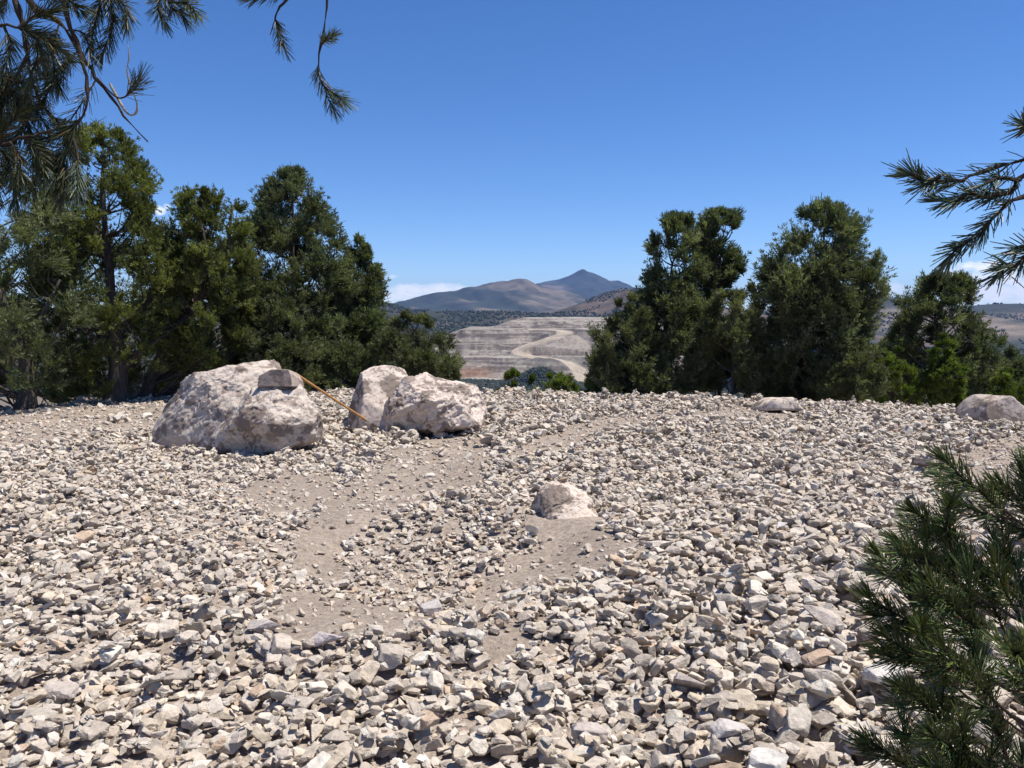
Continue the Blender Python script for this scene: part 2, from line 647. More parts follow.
ridge('distant_peak', 'blue hazy pointed peak on the skyline', [(380, 325), (440, 310), (490, 292), (515, 287.5), (530, 286), (545, 281.5), (558, 279.5), (568, 276), (576, 272.5), (583, 270.5), (590, 273.5),
       (600, 278.5), (608, 281.5), (616, 281), (625, 285), (636, 290), (660, 296), (700, 306), (760, 318)], 14500, 10500, 17500, -60, M_MOUNT, tint_peak, seed=3, rough=0.09, power=1.5)
ridge('distant_mountain', 'long tan and dark striped mountain in front of the blue peak', [(330, 322), (375, 309), (400, 303), (425, 297), (440, 293.5), (458, 291), (475, 287.5), (490, 284.5), (505, 283.5), (518, 281.5), (528, 283),
       (540, 287), (553, 290), (566, 293), (580, 297), (610, 304), (660, 312), (720, 322)], 9800, 6800, 12300, -90, M_MOUNT, tint_left, seed=5, rough=0.10, power=1.15)
wood_l = ridge('forested_ridge', 'dark low ridge covered in juniper woodland left of the mine', [(-200, 318), (100, 306), (250, 300), (330, 300), (372, 301), (392, 304), (412, 309), (440, 311), (470, 311), (500, 311.5), (540, 313), (580, 317), (640, 322), (700, 326)],
       3700, 2350, 4600, -172, M_LAND, tint_wood, seed=7, rough=0.05, power=0.9)
wood_r = ridge('brown_hill', 'brown hill dotted with junipers right of the mine', [(430, 335), (480, 327), (520, 318), (548, 313), (572, 306), (590, 299), (605, 293), (618, 289), (632, 289), (650, 291), (680, 296), (720, 306), (800, 322), (860, 330)],
       4200, 3080, 5200, -120, M_LAND, tint_brown, seed=8, rough=0.06, power=0.9)


def tint_far_right(X, Y, Z, s, spur, px):
    n = fbm2(X, Y * 0.5, 0.003, 4, 82)
    band = smooth(0.12, 0.3, s) * (1 - smooth(0.66, 0.82, s))
    step = 0.5 + 0.5 * np.sin(Z * 0.22 + 2 * n)
    t = band * np.clip(0.35 + 0.8 * n + 0.45 * step, 0, 1)
    return mixc((0.04, 0.045, 0.033), (0.21, 0.165, 0.125), t)


wood_f = ridge('terraced_hill', 'far hill with tan terraces and dark scrub on its crest', [(560, 330), (640, 320), (740, 312), (800, 308), (840, 304), (862, 300), (880, 297), (896, 299), (915, 305), (935, 308), (965, 306), (990, 304), (1015, 303.5), (1050, 306), (1150, 300), (1300, 306), (1500, 318)],
       5200, 3100, 6600, -150, M_LAND, tint_far_right, seed=10, rough=0.05, power=1.0)

# the open mine: a stepped height field with benches, faces and a haul road
nX, nY = 520, 420
mx = np.linspace(-420, 620, nX)
my = np.linspace(1500, 3300, nY)
my = np.interp(np.linspace(0, 1, nY), [0, 0.12, 0.9, 1], [1500, 1980, 2900, 3300])
MYY, MXX = np.meshgrid(my, mx, indexing='ij')
wob = fbm2(MXX, MYY, 0.006, 4, 41) * 52 + fbm2(MXX, MYY * 0.4, 0.03, 3, 42) * 9


def face(y0, zlow, zhigh, run, yy):
    return zlow + (zhigh - zlow) * np.clip((yy - y0) / run, 0, 1)


yy = MYY + wob
mz = np.full(MXX.shape, -176.0)
mz = np.maximum(mz, face(2180, -176, -118, 95, yy) - 0.010 * np.clip(yy - 2275, 0, 200))
west = smooth(-330, -150, MXX)
ye = yy + 80 * (1 - west) - 130 * np.exp(-((MXX - 135 + 0.25 * (MYY - 2450)) / 85) ** 2) + 45 * fbm2(MXX, MYY, 0.0045, 3, 48)
mz = mz + face(2395, 0, 34, 60, ye) * west + face(2478, 0, 42, 70, ye) * west
mz = mz + face(2760, 0, 24, 60, yy) * smooth(-90, 10, MXX) + face(2900, 0, 12, 50, yy) * smooth(0, 60, MXX)
# grey conical dump on the right
dd = np.hypot((MXX - 150) / 1.25, MYY - 2250)
mz = np.maximum(mz, -170 + np.clip(92 - dd * 0.62, 0, 62) + 4 * fbm2(MXX, MYY, 0.02, 3, 43))
# haul road: a ramp through control points
road = spline(np.array([(60, 2720, -46), (150, 2620, -48), (165, 2560, -56), (110, 2470, -72), (40, 2400, -92), (25, 2350, -108), (60, 2300, -118), (130, 2260, -126), (175, 2200, -142), (190, 2120, -160)]), 120)
dist = np.full(MXX.shape, 1e9)
rz = np.zeros(MXX.shape)
for p in road:
    d = np.hypot(MXX - p[0], (MYY - p[1]) * 0.55)
    m = d < dist
    dist[m] = d[m]
    rz[m] = p[2]
rk = 1 - smooth(20, 32, dist)
mz = np.minimum(mz, rz + np.maximum(dist - 24, 0) * 0.55)
mz = np.maximum(mz, rz - np.maximum(dist - 24, 0) * 0.6)
mz = mz + fbm2(MXX, MYY, 0.02, 4, 44) * 3.5 * (1 - rk)
# near foot: wooded knolls and the valley
foot = 1 - smooth(1990, 2170, yy)
mz = mz * (1 - foot) + foot * (-184 + 56 * np.exp(-((MXX - 72) / 62) ** 2 - ((MYY - 2030) / 80) ** 2) + 16 * np.exp(-((MXX + 120) / 110) ** 2 - ((MYY - 2040) / 90) ** 2) + 6 * fbm2(MXX, MYY, 0.008, 3, 45))
edge = np.minimum.reduce([smooth(-420, -340, MXX), 1 - smooth(520, 620, MXX), smooth(1500, 1640, MYY), 1 - smooth(3150, 3300, MYY)])
mz = mz * edge + (-245) * (1 - edge)
gx_, gy_ = np.gradient(mz, my, mx)
slope = np.hypot(gx_, gy_)
strat = fbm2(MXX * 0.35, mz * 9.0, 0.02, 4, 46)
streak = fbm2(MXX, MYY * 0.08, 0.05, 4, 47)
flat_c = mixc((0.25, 0.22, 0.18), (0.32, 0.285, 0.235), smooth(-0.3, 0.3, strat))
face_c = mixc((0.11, 0.088, 0.073), (0.24, 0.208, 0.172), smooth(-0.18, 0.22, strat * 0.9 + streak * 0.5))
face_c = mixc(face_c, (0.145, 0.135, 0.115), smooth(140, 40, dd) * 0.8)
orange = np.exp(-((MXX + 110) / 55) ** 2 - ((mz + 160) / 16) ** 2)
face_c = mixc(face_c, (0.25, 0.14, 0.08), orange * 0.8)
mc = mixc(flat_c, face_c, smooth(0.18, 0.42, slope))
mc = mixc(mc, (0.37, 0.31, 0.24), rk * 0.9)
woodm = np.clip(np.maximum(foot * 1.3, 1 - smooth(-300, -215, MXX + 25 * fbm2(MXX, MYY, 0.01, 3, 49))) - rk * 1.5, 0, 1)
mc = mixc(mc, (0.085, 0.075, 0.05), woodm)
mine = build('open_pit_mine', np.stack([MXX.ravel(), MYY.ravel(), mz.ravel()], 1), [grid_faces(nY, nX)], M_LAND, colors=mc.reshape(-1, 3), smooth_shade=True)
tag(mine, 'tan and grey terraced open pit mine with a pale haul road in the valley', 'terrain', kind='structure')

# far woodland that reads as one dark mass: small ragged crowns on the ridges and slopes
ib, it = ico(1)
ico_small = Batch()


def scatter_crowns(P, size, seed):
    rg = np.random.default_rng(seed)
    n = len(P)
    s = size * rg.uniform(0.55, 1.25, n)
    V = ib[None] * (1 + rg.uniform(-0.32, 0.32, (n, len(ib), 1)))
    V = V * np.stack([s * rg.uniform(.8, 1.2, n), s * rg.uniform(.8, 1.2, n), s * rg.uniform(0.9, 1.35, n)], 1)[:, None, :]
    V = V + (P + np.stack([0 * s, 0 * s, s * 0.7], 1))[:, None, :]
    T = it[None] + (np.arange(n) * len(ib))[:, None, None]
    c = np.array([0.040, 0.052, 0.032])[None] * rg.uniform(0.6, 1.5, (n, 1)) + rg.uniform(-0.006, 0.006, (n, 3))
    C = np.repeat(np.clip(c, 0.01, 1), len(ib), 0)
    ico_small.add(V.reshape(-1, 3), None, T.reshape(-1, 3), C)


def pick(XX, YY, ZZ, n, seed, keep, rows):
    rg = np.random.default_rng(seed)
    i = rg.uniform(0, rows - 1.001, n)
    j = rg.uniform(0, XX.shape[1] - 1.001, n)
    a, b = i.astype(int), j.astype(int)
    u, v = i - a, j - b

    def bl(A):
        return (A[a, b] * (1 - u) * (1 - v) + A[a + 1, b] * u * (1 - v) + A[a, b + 1] * (1 - u) * v + A[a + 1, b + 1] * u * v)
    P = np.stack([bl(XX), bl(YY), bl(ZZ)], 1)
    px, py = project(P[:, 0], P[:, 1], P[:, 2])
    return P[keep(P, px, py)]


rs = np.random.default_rng(5)
P = pick(*wood_l[:3], 26000, 1, lambda P, px, py: (px > 340) & (px < 660) & (fbm2(P[:, 0], P[:, 1], 0.006, 3, 90) > -0.35), wood_l[3])
scatter_crowns(P, 4.0, 1)
P = pick(*wood_l[:3], 30000, 11, lambda P, px, py: (px > 340) & (px < 540), int(wood_l[3] * .35))
scatter_crowns(P, 3.6, 11)
P = pick(*wood_r[:3], 13000, 2, lambda P, px, py: (px > 430) & (px < 700) & (fbm2(P[:, 0], P[:, 1], 0.004, 3, 91) > -0.05), wood_r[3])
scatter_crowns(P, 4.2, 2)
P = pick(*wood_f[:3], 16000, 3, lambda P, px, py: (px > 840) & (px < 1100) & (fbm2(P[:, 0], P[:, 1], 0.003, 3, 92) > 0.0), wood_f[3])
scatter_crowns(P, 4.6, 3)
P = pick(MXX, MYY, mz, 60000, 4, lambda P, px, py: (fbm2(P[:, 0], P[:, 1], 0.012, 3, 93) > -0.3), 400)
ii = np.clip(np.searchsorted(my, P[:, 1]), 0, nY - 1)
jj = np.clip(np.searchsorted(mx, P[:, 0]), 0, nX - 1)
P = P[(woodm[ii, jj] > 0.6) & (rk[ii, jj] < 0.15)]
scatter_crowns(P, 3.6, 4)
n = 42000
X_, Y_ = rs.uniform(-400, 500, n), rs.uniform(1650, 2600, n)
ii, jj = np.clip(np.searchsorted(my, Y_), 0, nY - 1), np.clip(np.searchsorted(mx, X_), 0, nX - 1)
ok_ = (woodm[ii, jj] > 0.45) & (rk[ii, jj] < 0.15)
P = np.stack([X_, Y_, mz[ii, jj]], 1)[ok_]
scatter_crowns(P, 3.4, 7)
# slopes below the rim out to the valley, in the view and a margin round it
n = 9000
r_ = np.exp(rs.uniform(math.log(70), math.log(2600), n))
t_ = rs.uniform(-48, 48, n) * math.pi / 180
X_, Y_ = r_ * np.sin(t_), r_ * np.cos(t_)
P = np.stack([X_, Y_, H(X_, Y_)], 1)
scatter_crowns(P, 2.6, 6)
ws = ico_small.build('woodland', M_PINYON)
tag(ws, 'far dark juniper and pinyon woodland on the ridges and valley slopes', 'woodland', kind='stuff')

# air: pale even haze round everything
hb = Batch()
hz0, hz1, hr = -330.0, 860.0, 22500.0
hv = np.array([(x, y, z) for x in (-hr, hr) for y in (-hr, hr) for z in (hz0, hz1)], float)
hq = np.array([(0, 1, 3, 2), (4, 6, 7, 5), (0, 4, 5, 1), (2, 3, 7, 6), (0, 2, 6, 4), (1, 5, 7, 3)])
mh = bpy.data.materials.new('haze_air')
mh.use_nodes = True
mh.node_tree.nodes.clear()
nh = NT(mh.node_tree)
pv = nh.node('ShaderNodeVolumePrincipled', {'Color': (0.30, 0.49, 0.95, 1.0), 'Density': 0.000035, 'Anisotropy': 0.1})
oh = nh.node('ShaderNodeOutputMaterial')
nh.l.new(pv.outputs[0], oh.inputs['Volume'])
tag(build('haze', hv, [hq], mh), 'pale blue air over the valley', 'haze', kind='stuff')

# ------------------------------------------------------------------ trees


def tuft_mesh(P, D, L, W, C, blades, spread, rg):
    """needle tufts: P (n,3) positions, D (n,3) directions, L lengths -> thin triangles"""
    n = len(P)
    d = D[:, None, :] + rg.normal(0, spread, (n, blades, 3))
    d /= np.linalg.norm(d, axis=2, keepdims=True) + 1e-9
    ref = rg.normal(0, 1, (n, blades, 3))
    s = np.cross(d, ref)
    s /= np.linalg.norm(s, axis=2, keepdims=True) + 1e-9
    ln = (L[:, None] * rg.uniform(0.65, 1.15, (n, blades)))[..., None]
    base = P[:, None, :] + d * ln * 0.05 + rg.normal(0, 1, (n, blades, 3)) * (L[:, None, None] * 0.18)
    mid = base + d * ln * 0.5
    V = np.stack([base, mid + s * W, base + d * ln, mid - s * W], 2).reshape(-1, 3)
    Q = (np.arange(n * blades) * 4)[:, None] + np.arange(4)[None]
    Cc = np.repeat(C, blades, 0) * rg.uniform(0.75, 1.25, (n * blades, 1))
    return V, Q, np.repeat(Cc, 4, 0)


STYLES = {
    'pinyon': dict(col=(0.072, 0.088, 0.048), tip=(0.165, 0.175, 0.09), rc=(0.20, 0.40), shoots=13, blades=11, L=0.10, W=0.0095, spread=0.5),
    'juniper': dict(col=(0.095, 0.108, 0.036), tip=(0.155, 0.165, 0.052), rc=(0.16, 0.34), shoots=14, blades=11, L=0.085, W=0.0095, spread=0.45),
    'young': dict(col=(0.075, 0.105, 0.024), tip=(0.15, 0.18, 0.04), rc=(0.10, 0.2), shoots=11, blades=10, L=0.08, W=0.008, spread=0.35),
    'scrub': dict(col=(0.085, 0.095, 0.045), tip=(0.14, 0.145, 0.075), rc=(0.14, 0.28), shoots=12, blades=10, L=0.09, W=0.008, spread=0.55),
}


def make_tree(name, label, cat, Y, base_px, rows, style, seed, n_clumps, trunk_r, group='trees behind the rubble', bend=(), lean=0.0, gap=0.12, limbs=0.5, dense=1.0, base_dz=-0.05, depth_k=0.85, fork=None, shell=0.45):
    st = STYLES[style]
    rg = np.random.default_rng(seed)
    rows = np.array(sorted(rows), float)
    bx = (base_px - 512) / F * Y
    bz = float(H(np.array([bx]), np.array([Y]))[0]) + base_dz
    root = empty(name, (bx, Y, bz))
    tag(root, label, cat, group)
    zs = np.array([at(512, r[0], Y)[2] for r in rows])       # descending
    xl = np.array([at(r[1], r[0], Y)[0] for r in rows])
    xr = np.array([at(r[2], r[0], Y)[0] for r in rows])
    o = np.argsort(zs)
    zs, xl, xr = zs[o], xl[o], xr[o]
    ztop, zbot = zs[-1], max(zs[0], bz + 0.05)
    scale = Y / 17.0
    cz = rg.uniform(zbot, ztop, n_clumps * 8)
    wd = (np.interp(cz, zs, xr) - np.interp(cz, zs, xl)) * 0.5
    keep = rg.uniform(0, 1, len(cz)) < np.clip(wd / wd.max(), 0.12, 1)
    cz, wd = cz[keep], wd[keep]
    cx = (np.interp(cz, zs, xr) + np.interp(cz, zs, xl)) * 0.5
    ang = rg.uniform(0, 2 * math.pi, len(cz))
    rc = rg.uniform(st['rc'][0], st['rc'][1], len(cz)) * np.clip(wd / 0.8, 0.3, 1.0)
    ro = np.clip(shell + (1 - shell) * rg.uniform(0, 1, len(cz)) ** 0.55, 0, 1)
    wob = 1 + 0.34 * fbm(np.stack([np.cos(ang) * 1.7 + seed, np.sin(ang) * 1.7, cz * 2.2], 1), 3, seed)
    wi = np.maximum(wd * wob - rc * 0.55, 0.02)
    C = np.stack([cx + wi * ro * np.cos(ang), Y + wi * depth_k * ro * np.sin(ang), cz - rc * 0.55], 1)
    hole = fbm(C * 1.9 / scale + seed * 3.1, 2, seed + 50)
    n_clumps = int(n_clumps * 0.72)
    ok = hole > (-0.5 + gap * 3.0)
    C, rc, ro = C[ok][:n_clumps], rc[ok][:n_clumps], ro[ok][:n_clumps]
    gz = H(C[:, 0], C[:, 1])
    C[:, 2] = np.maximum(C[:, 2], gz + 0.12)
    n = len(C)
    ax_x = np.interp(C[:, 2], zs, (xl + xr) / 2)
    outw = C - np.stack([ax_x, np.full(n, Y), C[:, 2] - 0.25], 1)
    outw /= np.linalg.norm(outw, axis=1, keepdims=True) + 1e-6
    ns, pt = st['shoots'], 4
    nt = ns * pt
    d = rg.normal(0, 1, (n, ns, 3))
    d = d / np.linalg.norm(d, axis=2, keepdims=True) * 0.9 + outw[:, None, :] * 0.55 + np.array([0, 0, 0.45])
    d /= np.linalg.norm(d, axis=2, keepdims=True) + 1e-9
    reach = rg.uniform(0.6, 1.35, (n, ns, 1, 1)) * rc[:, None, None, None]
    tt = np.linspace(0.25, 1.0, pt)[None, None, :, None]
    up = np.array([0, 0, 0.32])
    TP = C[:, None, None, :] + (d[:, :, None, :] * tt + up * tt * tt) * reach
    dd_ = d[:, :, None, :] + up * 1.6 * tt
    dd_ = (dd_ / np.linalg.norm(dd_, axis=3, keepdims=True)).reshape(n, nt, 3)
    TP = TP.reshape(n, nt, 3)
    hue = np.clip(rg.normal(0.35, 0.28, (n, 1)), 0, 1) * np.ones((n, nt))
    tipk = np.clip(hue + rg.uniform(-0.2, 0.2, (n, nt)), 0, 1)[..., None]
    colr = (np.array(st['col']) * (1 - tipk) + np.array(st['tip']) * tipk) * rg.uniform(0.62, 1.42, (n, 1, 1))
    V, Q, Cc = tuft_mesh(TP.reshape(-1, 3), dd_.reshape(-1, 3), np.full(n * nt, st['L']) * scale, st['W'] * scale, colr.reshape(-1, 3), st['blades'], st['spread'], rg)
    build('crown', V, [Q], M_PINYON, root, Cc)
    # trunk with limbs
    tb = Batch()
    tx = np.interp(ztop, zs, (xl + xr) / 2)
    hgt = ztop - bz
    ctl = [(bx, Y, bz - 0.15)]
    if bend:
        ctl += [(at(p[0], p[1], Y)[0], Y + (p[2] if len(p) > 2 else 0), at(p[0], p[1], Y)[2]) for p in bend]
    else:
        for f_ in (0.3, 0.6):
            z_ = bz + hgt * f_
            ctl.append((bx * (1 - f_) + np.interp(z_, zs, (xl + xr) / 2) * f_ + rg.normal(0, 0.05), Y + rg.normal(0, 0.06), z_))
    ctl.append((tx, Y, ztop - 0.3))
    pts = spline(ctl, 14)
    tr = trunk_r * (1 - np.linspace(0, 1, 14) ** 0.8 * 0.93)
    tr[0] *= 1.5
    tr[1] *= 1.15
    Vt, Qt, Tt = tube(pts, tr, 10)
    Vt = Vt + (0.12 * fbm(Vt * np.array([9, 9, 1.2]), 3, seed))[:, None] * trunk_r * np.array([1.5, 1.5, 0])
    tb.add(Vt, Qt, Tt)
    stems = [pts]
    for fk in (fork or []):
        p0 = pts[fk[0]]
        fp = [p0] + [np.array([at(q[0], q[1], Y)[0], Y + (q[2] if len(q) > 2 else 0), at(q[0], q[1], Y)[2]]) for q in fk[1]]
        sp = spline(fp, 10)
        tb.add(*tube(sp, np.linspace(trunk_r * fk[2], 0.02, 10), 7))
        stems.append(sp)
    allp = np.concatenate(stems)
    for q in range(n):
        if rg.uniform() > limbs:
            continue
        tgt = C[q]
        dz = allp[:, 2] - (tgt[2] - 0.25 - 0.45 * np.linalg.norm(allp[:, :2] - tgt[:2], axis=1))
        dxy = np.linalg.norm(allp[:, :2] - tgt[:2], axis=1)
        i = int(np.argmin(np.abs(dz) + 0.6 * dxy))
        a = allp[i]
        mid = (a + tgt) / 2 + np.array([rg.normal(0, 0.07), rg.normal(0, 0.07), -0.08 + rg.normal(0, 0.06)])
        sp = spline([a, mid, tgt], 6)
        r0 = min(0.045, 0.012 + 0.014 * np.linalg.norm(tgt - a)) * scale
        tb.add(*tube(sp, np.linspace(r0, 0.006, 6), 5))
    for q in rg.integers(0, n, max(3, n // 14)):          # bare grey twigs sticking out of the crown
        o_ = outw[q] + rg.normal(0, .35, 3)
        o_ /= np.linalg.norm(o_)
        for _ in range(3):
            o2 = o_ + rg.normal(0, .4, 3)
            e_ = C[q] + o2 / np.linalg.norm(o2) * (rc[q] + rg.uniform(.1, .35))
            tb.add(*tube(spline([C[q], (C[q] + e_) / 2 + rg.normal(0, .04, 3), e_], 5), np.linspace(.011, .004, 5), 4))
    tb.build('trunk', M_BARK, root, True)
    return root


G = 'trees behind the rubble'
make_tree('juniper_tree', 'dark juniper with a black leaning trunk at the left edge of the clearing', 'tree', 15.2, 22,
          [(170, -60, 30), (200, -90, 62), (250, -110, 80), (300, -120, 92), (345, -120, 78), (372, -100, 62), (394, -90, 58)], 'pinyon', 101, 190, 0.17, bend=((26, 360), (8, 320), (-10, 260)), fork=[(4, ((40, 320), (60, 280)), 0.5)], limbs=.4)
make_tree('juniper_tree', 'tall olive green juniper with a thick fluted trunk left of the large boulder', 'tree', 16.6, 116,
          [(132, 88, 116), (140, 66, 136), (165, 52, 140), (182, 44, 158), (205, 36, 166), (235, 34, 168), (270, 36, 186), (310, 44, 186), (345, 50, 172), (366, 56, 176), (388, 70, 178)], 'juniper', 102, 300, 0.225,
          bend=((117, 350), (110, 290), (104, 220)), fork=[(3, ((90, 320), (66, 280)), .45), (4, ((135, 310, .3), (160, 270, .4)), .5), (2, ((150, 345), (190, 315, .3)), .45)], gap=0.13, limbs=.5)
make_tree('juniper_tree', 'yellowish green juniper with two rounded tops leaning right beside the thick trunk', 'tree', 17.2, 140,
          [(190, 188, 204), (203, 178, 240), (225, 168, 250), (260, 160, 256), (290, 158, 260), (320, 156, 258), (350, 168, 240), (372, 180, 220)], 'juniper', 103, 250, 0.13,
          bend=((170, 335), (200, 300), (206, 250)), fork=[(6, ((225, 260), (232, 205)), .5)], gap=0.12, limbs=.5)
make_tree('pinyon_pine', 'tall dark pinyon pine with a pointed top behind the large boulder', 'tree', 19.0, 292,
          [(170, 287, 298), (180, 270, 310), (195, 258, 322), (225, 250, 336), (250, 248, 346), (285, 242, 356), (320, 236, 362), (350, 232, 360), (385, 240, 356)], 'pinyon', 104, 330, 0.13, gap=0.08, limbs=.45)
make_tree('pinyon_pine', 'narrow pinyon pine just right of the tall pointed one', 'tree', 19.6, 352,
          [(240, 356, 362), (255, 346, 370), (275, 334, 378), (300, 324, 386), (330, 318, 390), (370, 318, 388)], 'pinyon', 105, 200, 0.08, gap=0.06)
make_tree('pinyon_bush', 'pale green bushy pinyon in front of the tall dark pine', 'bush', 17.6, 272,
          [(300, 262, 290), (318, 248, 306), (340, 242, 316), (362, 240, 322), (385, 244, 322)], 'scrub', 106, 110, 0.05, 'bushes behind the boulders', gap=0.04)
make_tree('pinyon_bush', 'dark rounded bush between the tall pine and the olive bush', 'bush', 18.4, 335,
          [(320, 318, 352), (340, 306, 366), (365, 304, 372), (388, 310, 368)], 'pinyon', 107, 90, 0.05, 'bushes behind the boulders', gap=0.04)
make_tree('juniper_bush', 'olive spreading bush behind the pale middle boulder', 'bush', 18.2, 412,
          [(316, 400, 424), (328, 388, 438), (342, 376, 448), (356, 372, 460), (368, 374, 456), (385, 380, 440)], 'scrub', 108, 110, 0.05, 'bushes behind the boulders', gap=0.07)
make_tree('juniper_bush', 'pale grey green shrub between the two juniper trunks', 'bush', 17.8, 76,
          [(358, 66, 90), (368, 50, 104), (380, 46, 106), (394, 52, 100)], 'scrub', 109, 60, 0.03, 'bushes behind the boulders', gap=0.05)
make_tree('juniper_tree', 'shaded juniper filling the gap behind the two left trunks', 'tree', 20.5, 62,
          [(215, 30, 80), (250, 0, 130), (300, -30, 150), (350, -40, 150), (395, -30, 140)], 'pinyon', 110, 220, 0.1, gap=0.05)
make_tree('juniper_tree', 'shaded juniper behind the leaning yellowish one', 'tree', 20.8, 215,
          [(235, 190, 230), (270, 165, 255), (320, 150, 262), (360, 150, 262), (395, 160, 250)], 'pinyon', 111, 170, 0.1, gap=0.05)
# middle saplings beyond the rim
make_tree('juniper_sapling', 'small green sapling poking over the rim left of centre', 'sapling', 21, 510,
          [(371, 508, 514), (378, 502, 520), (386, 498, 526), (398, 498, 526)], 'young', 112, 22, 0.02, 'saplings beyond the rim', gap=0)
make_tree('juniper_sapling', 'low green sapling under the distant haul road', 'sapling', 21, 552,
          [(374, 544, 560), (380, 532, 572), (388, 526, 580), (400, 526, 580)], 'young', 113, 36, 0.02, 'saplings beyond the rim', gap=0)
make_tree('juniper_bush', 'bright yellow green shrub at the foot of the right pines', 'bush', 18.6, 606,
          [(368, 596, 612), (376, 584, 626), (386, 580, 632), (398, 582, 632)], 'young', 114, 60, 0.03, 'saplings beyond the rim', gap=0)
# right-hand group
make_tree('pinyon_pine', 'dark pinyon with a rounded crown nearest the mine', 'tree', 18.6, 668,
          [(216, 672, 688), (228, 654, 702), (247, 644, 704), (275, 642, 704), (300, 634, 704), (330, 618, 712), (360, 610, 712), (390, 614, 708)], 'pinyon', 115, 250, 0.11, gap=0.08, limbs=.5)
make_tree('pinyon_pine', 'open pinyon with a bare stem showing through its crown', 'tree', 19.2, 716,
          [(211, 716, 732), (220, 704, 746), (238, 694, 752), (262, 696, 750), (285, 700, 740), (310, 696, 746), (345, 700, 760), (385, 700, 764)], 'pinyon', 116, 190, 0.09, gap=0.16, limbs=.65)
make_tree('pinyon_bush', 'low spreading pinyon boughs left of the dark rounded pine', 'bush', 18.0, 630,
          [(296, 618, 640), (312, 604, 652), (332, 592, 660), (352, 590, 664), (372, 588, 660), (392, 596, 660)], 'scrub', 117, 110, 0.05, 'bushes under the right pines', gap=0.08)
make_tree('pinyon_bush', 'olive bush between the open pinyon and the broad one', 'bush', 17.9, 732,
          [(288, 722, 752), (306, 706, 760), (330, 700, 764), (355, 702, 768), (392, 700, 770)], 'scrub', 118, 100, 0.05, 'bushes under the right pines', gap=0.08)
make_tree('pinyon_pine', 'broad tall pinyon with a domed crown on the right', 'tree', 18.2, 806,
          [(204, 818, 836), (213, 800, 848), (228, 788, 858), (247, 770, 866), (268, 762, 874), (290, 752, 888), (312, 760, 876), (340, 758, 866), (366, 754, 862), (392, 758, 860)], 'pinyon', 119, 360, 0.13, gap=0.08, limbs=.5)
make_tree('pinyon_bush', 'dark low bush in the shade under the broad pine', 'bush', 18.9, 795,
          [(362, 780, 806), (374, 764, 826), (398, 760, 830)], 'pinyon', 126, 90, 0.03, 'bushes under the right pines', gap=0.0)
make_tree('pinyon_bush', 'grey green bush against the base of the broad pine', 'bush', 17.4, 845,
          [(338, 836, 860), (352, 820, 876), (372, 812, 884), (396, 812, 886)], 'scrub', 120, 80, 0.04, 'bushes under the right pines', gap=0.06)
make_tree('pinyon_pine', 'rounded smaller pinyon standing farther back on the right', 'tree', 25.0, 940,
          [(276, 930, 958), (286, 918, 974), (300, 904, 978), (318, 896, 976), (338, 890, 990), (360, 884, 992), (395, 884, 990), (410, 890, 985)], 'pinyon', 121, 230, 0.12, gap=0.10, limbs=.5)
make_tree('young_juniper', 'bright green pointed young juniper in front of the smaller pinyon', 'tree', 18.8, 944,
          [(331, 942, 947), (342, 937, 953), (356, 931, 960), (376, 926, 964), (398, 926, 966), (410, 930, 962)], 'young', 122, 130, 0.05, 'trees behind the rubble', gap=0.0)
make_tree('juniper_bush', 'green shrubs left of the pointed young juniper', 'bush', 19.2, 892,
          [(346, 884, 898), (362, 874, 912), (380, 868, 920), (404, 866, 922)], 'young', 123, 80, 0.03, 'bushes under the right pines', gap=0.05)
make_tree('juniper_bush', 'upright green shrub behind the far right boulder', 'bush', 18.0, 1012,
          [(372, 1004, 1020), (382, 994, 1034), (396, 988, 1046), (412, 990, 1046)], 'young', 124, 70, 0.03, 'bushes under the right pines', gap=0.05)
for k, (px, py, Y, hw, hh, lab) in enumerate([
        (1000, 348, 34, 40, 46, 'dull green juniper at the right edge behind the pointed young one'),
        (900, 330, 46, 24, 60, 'thin grey green juniper seen left of the smaller rounded pinyon'),
        (1060, 335, 40, 46, 60, 'juniper just past the right edge of the clearing'),
        (968, 352, 30, 26, 46, 'low dull juniper right of the pointed young one'),
        (868, 362, 24, 26, 34, 'dull low juniper right of the broad tall pinyon'),
        (425, 352, 44, 36, 30, 'dark juniper on the slope behind the olive spreading bush')]):
    make_tree('juniper_tree', lab, 'tree', Y, px, [(py, px - hw * .3, px + hw * .3), (py + hh * .25, px - hw * .8, px + hw * .8), (py + hh * .6, px - hw, px + hw), (py + hh * 1.3, px - hw * .9, px + hw * .9)],
              'scrub' if k % 2 else 'pinyon', 130 + k, 120, 0.09, 'trees on the slope beyond the rim', gap=0.06, limbs=.3)

# ------------------------------------------------------------------ near pine boughs


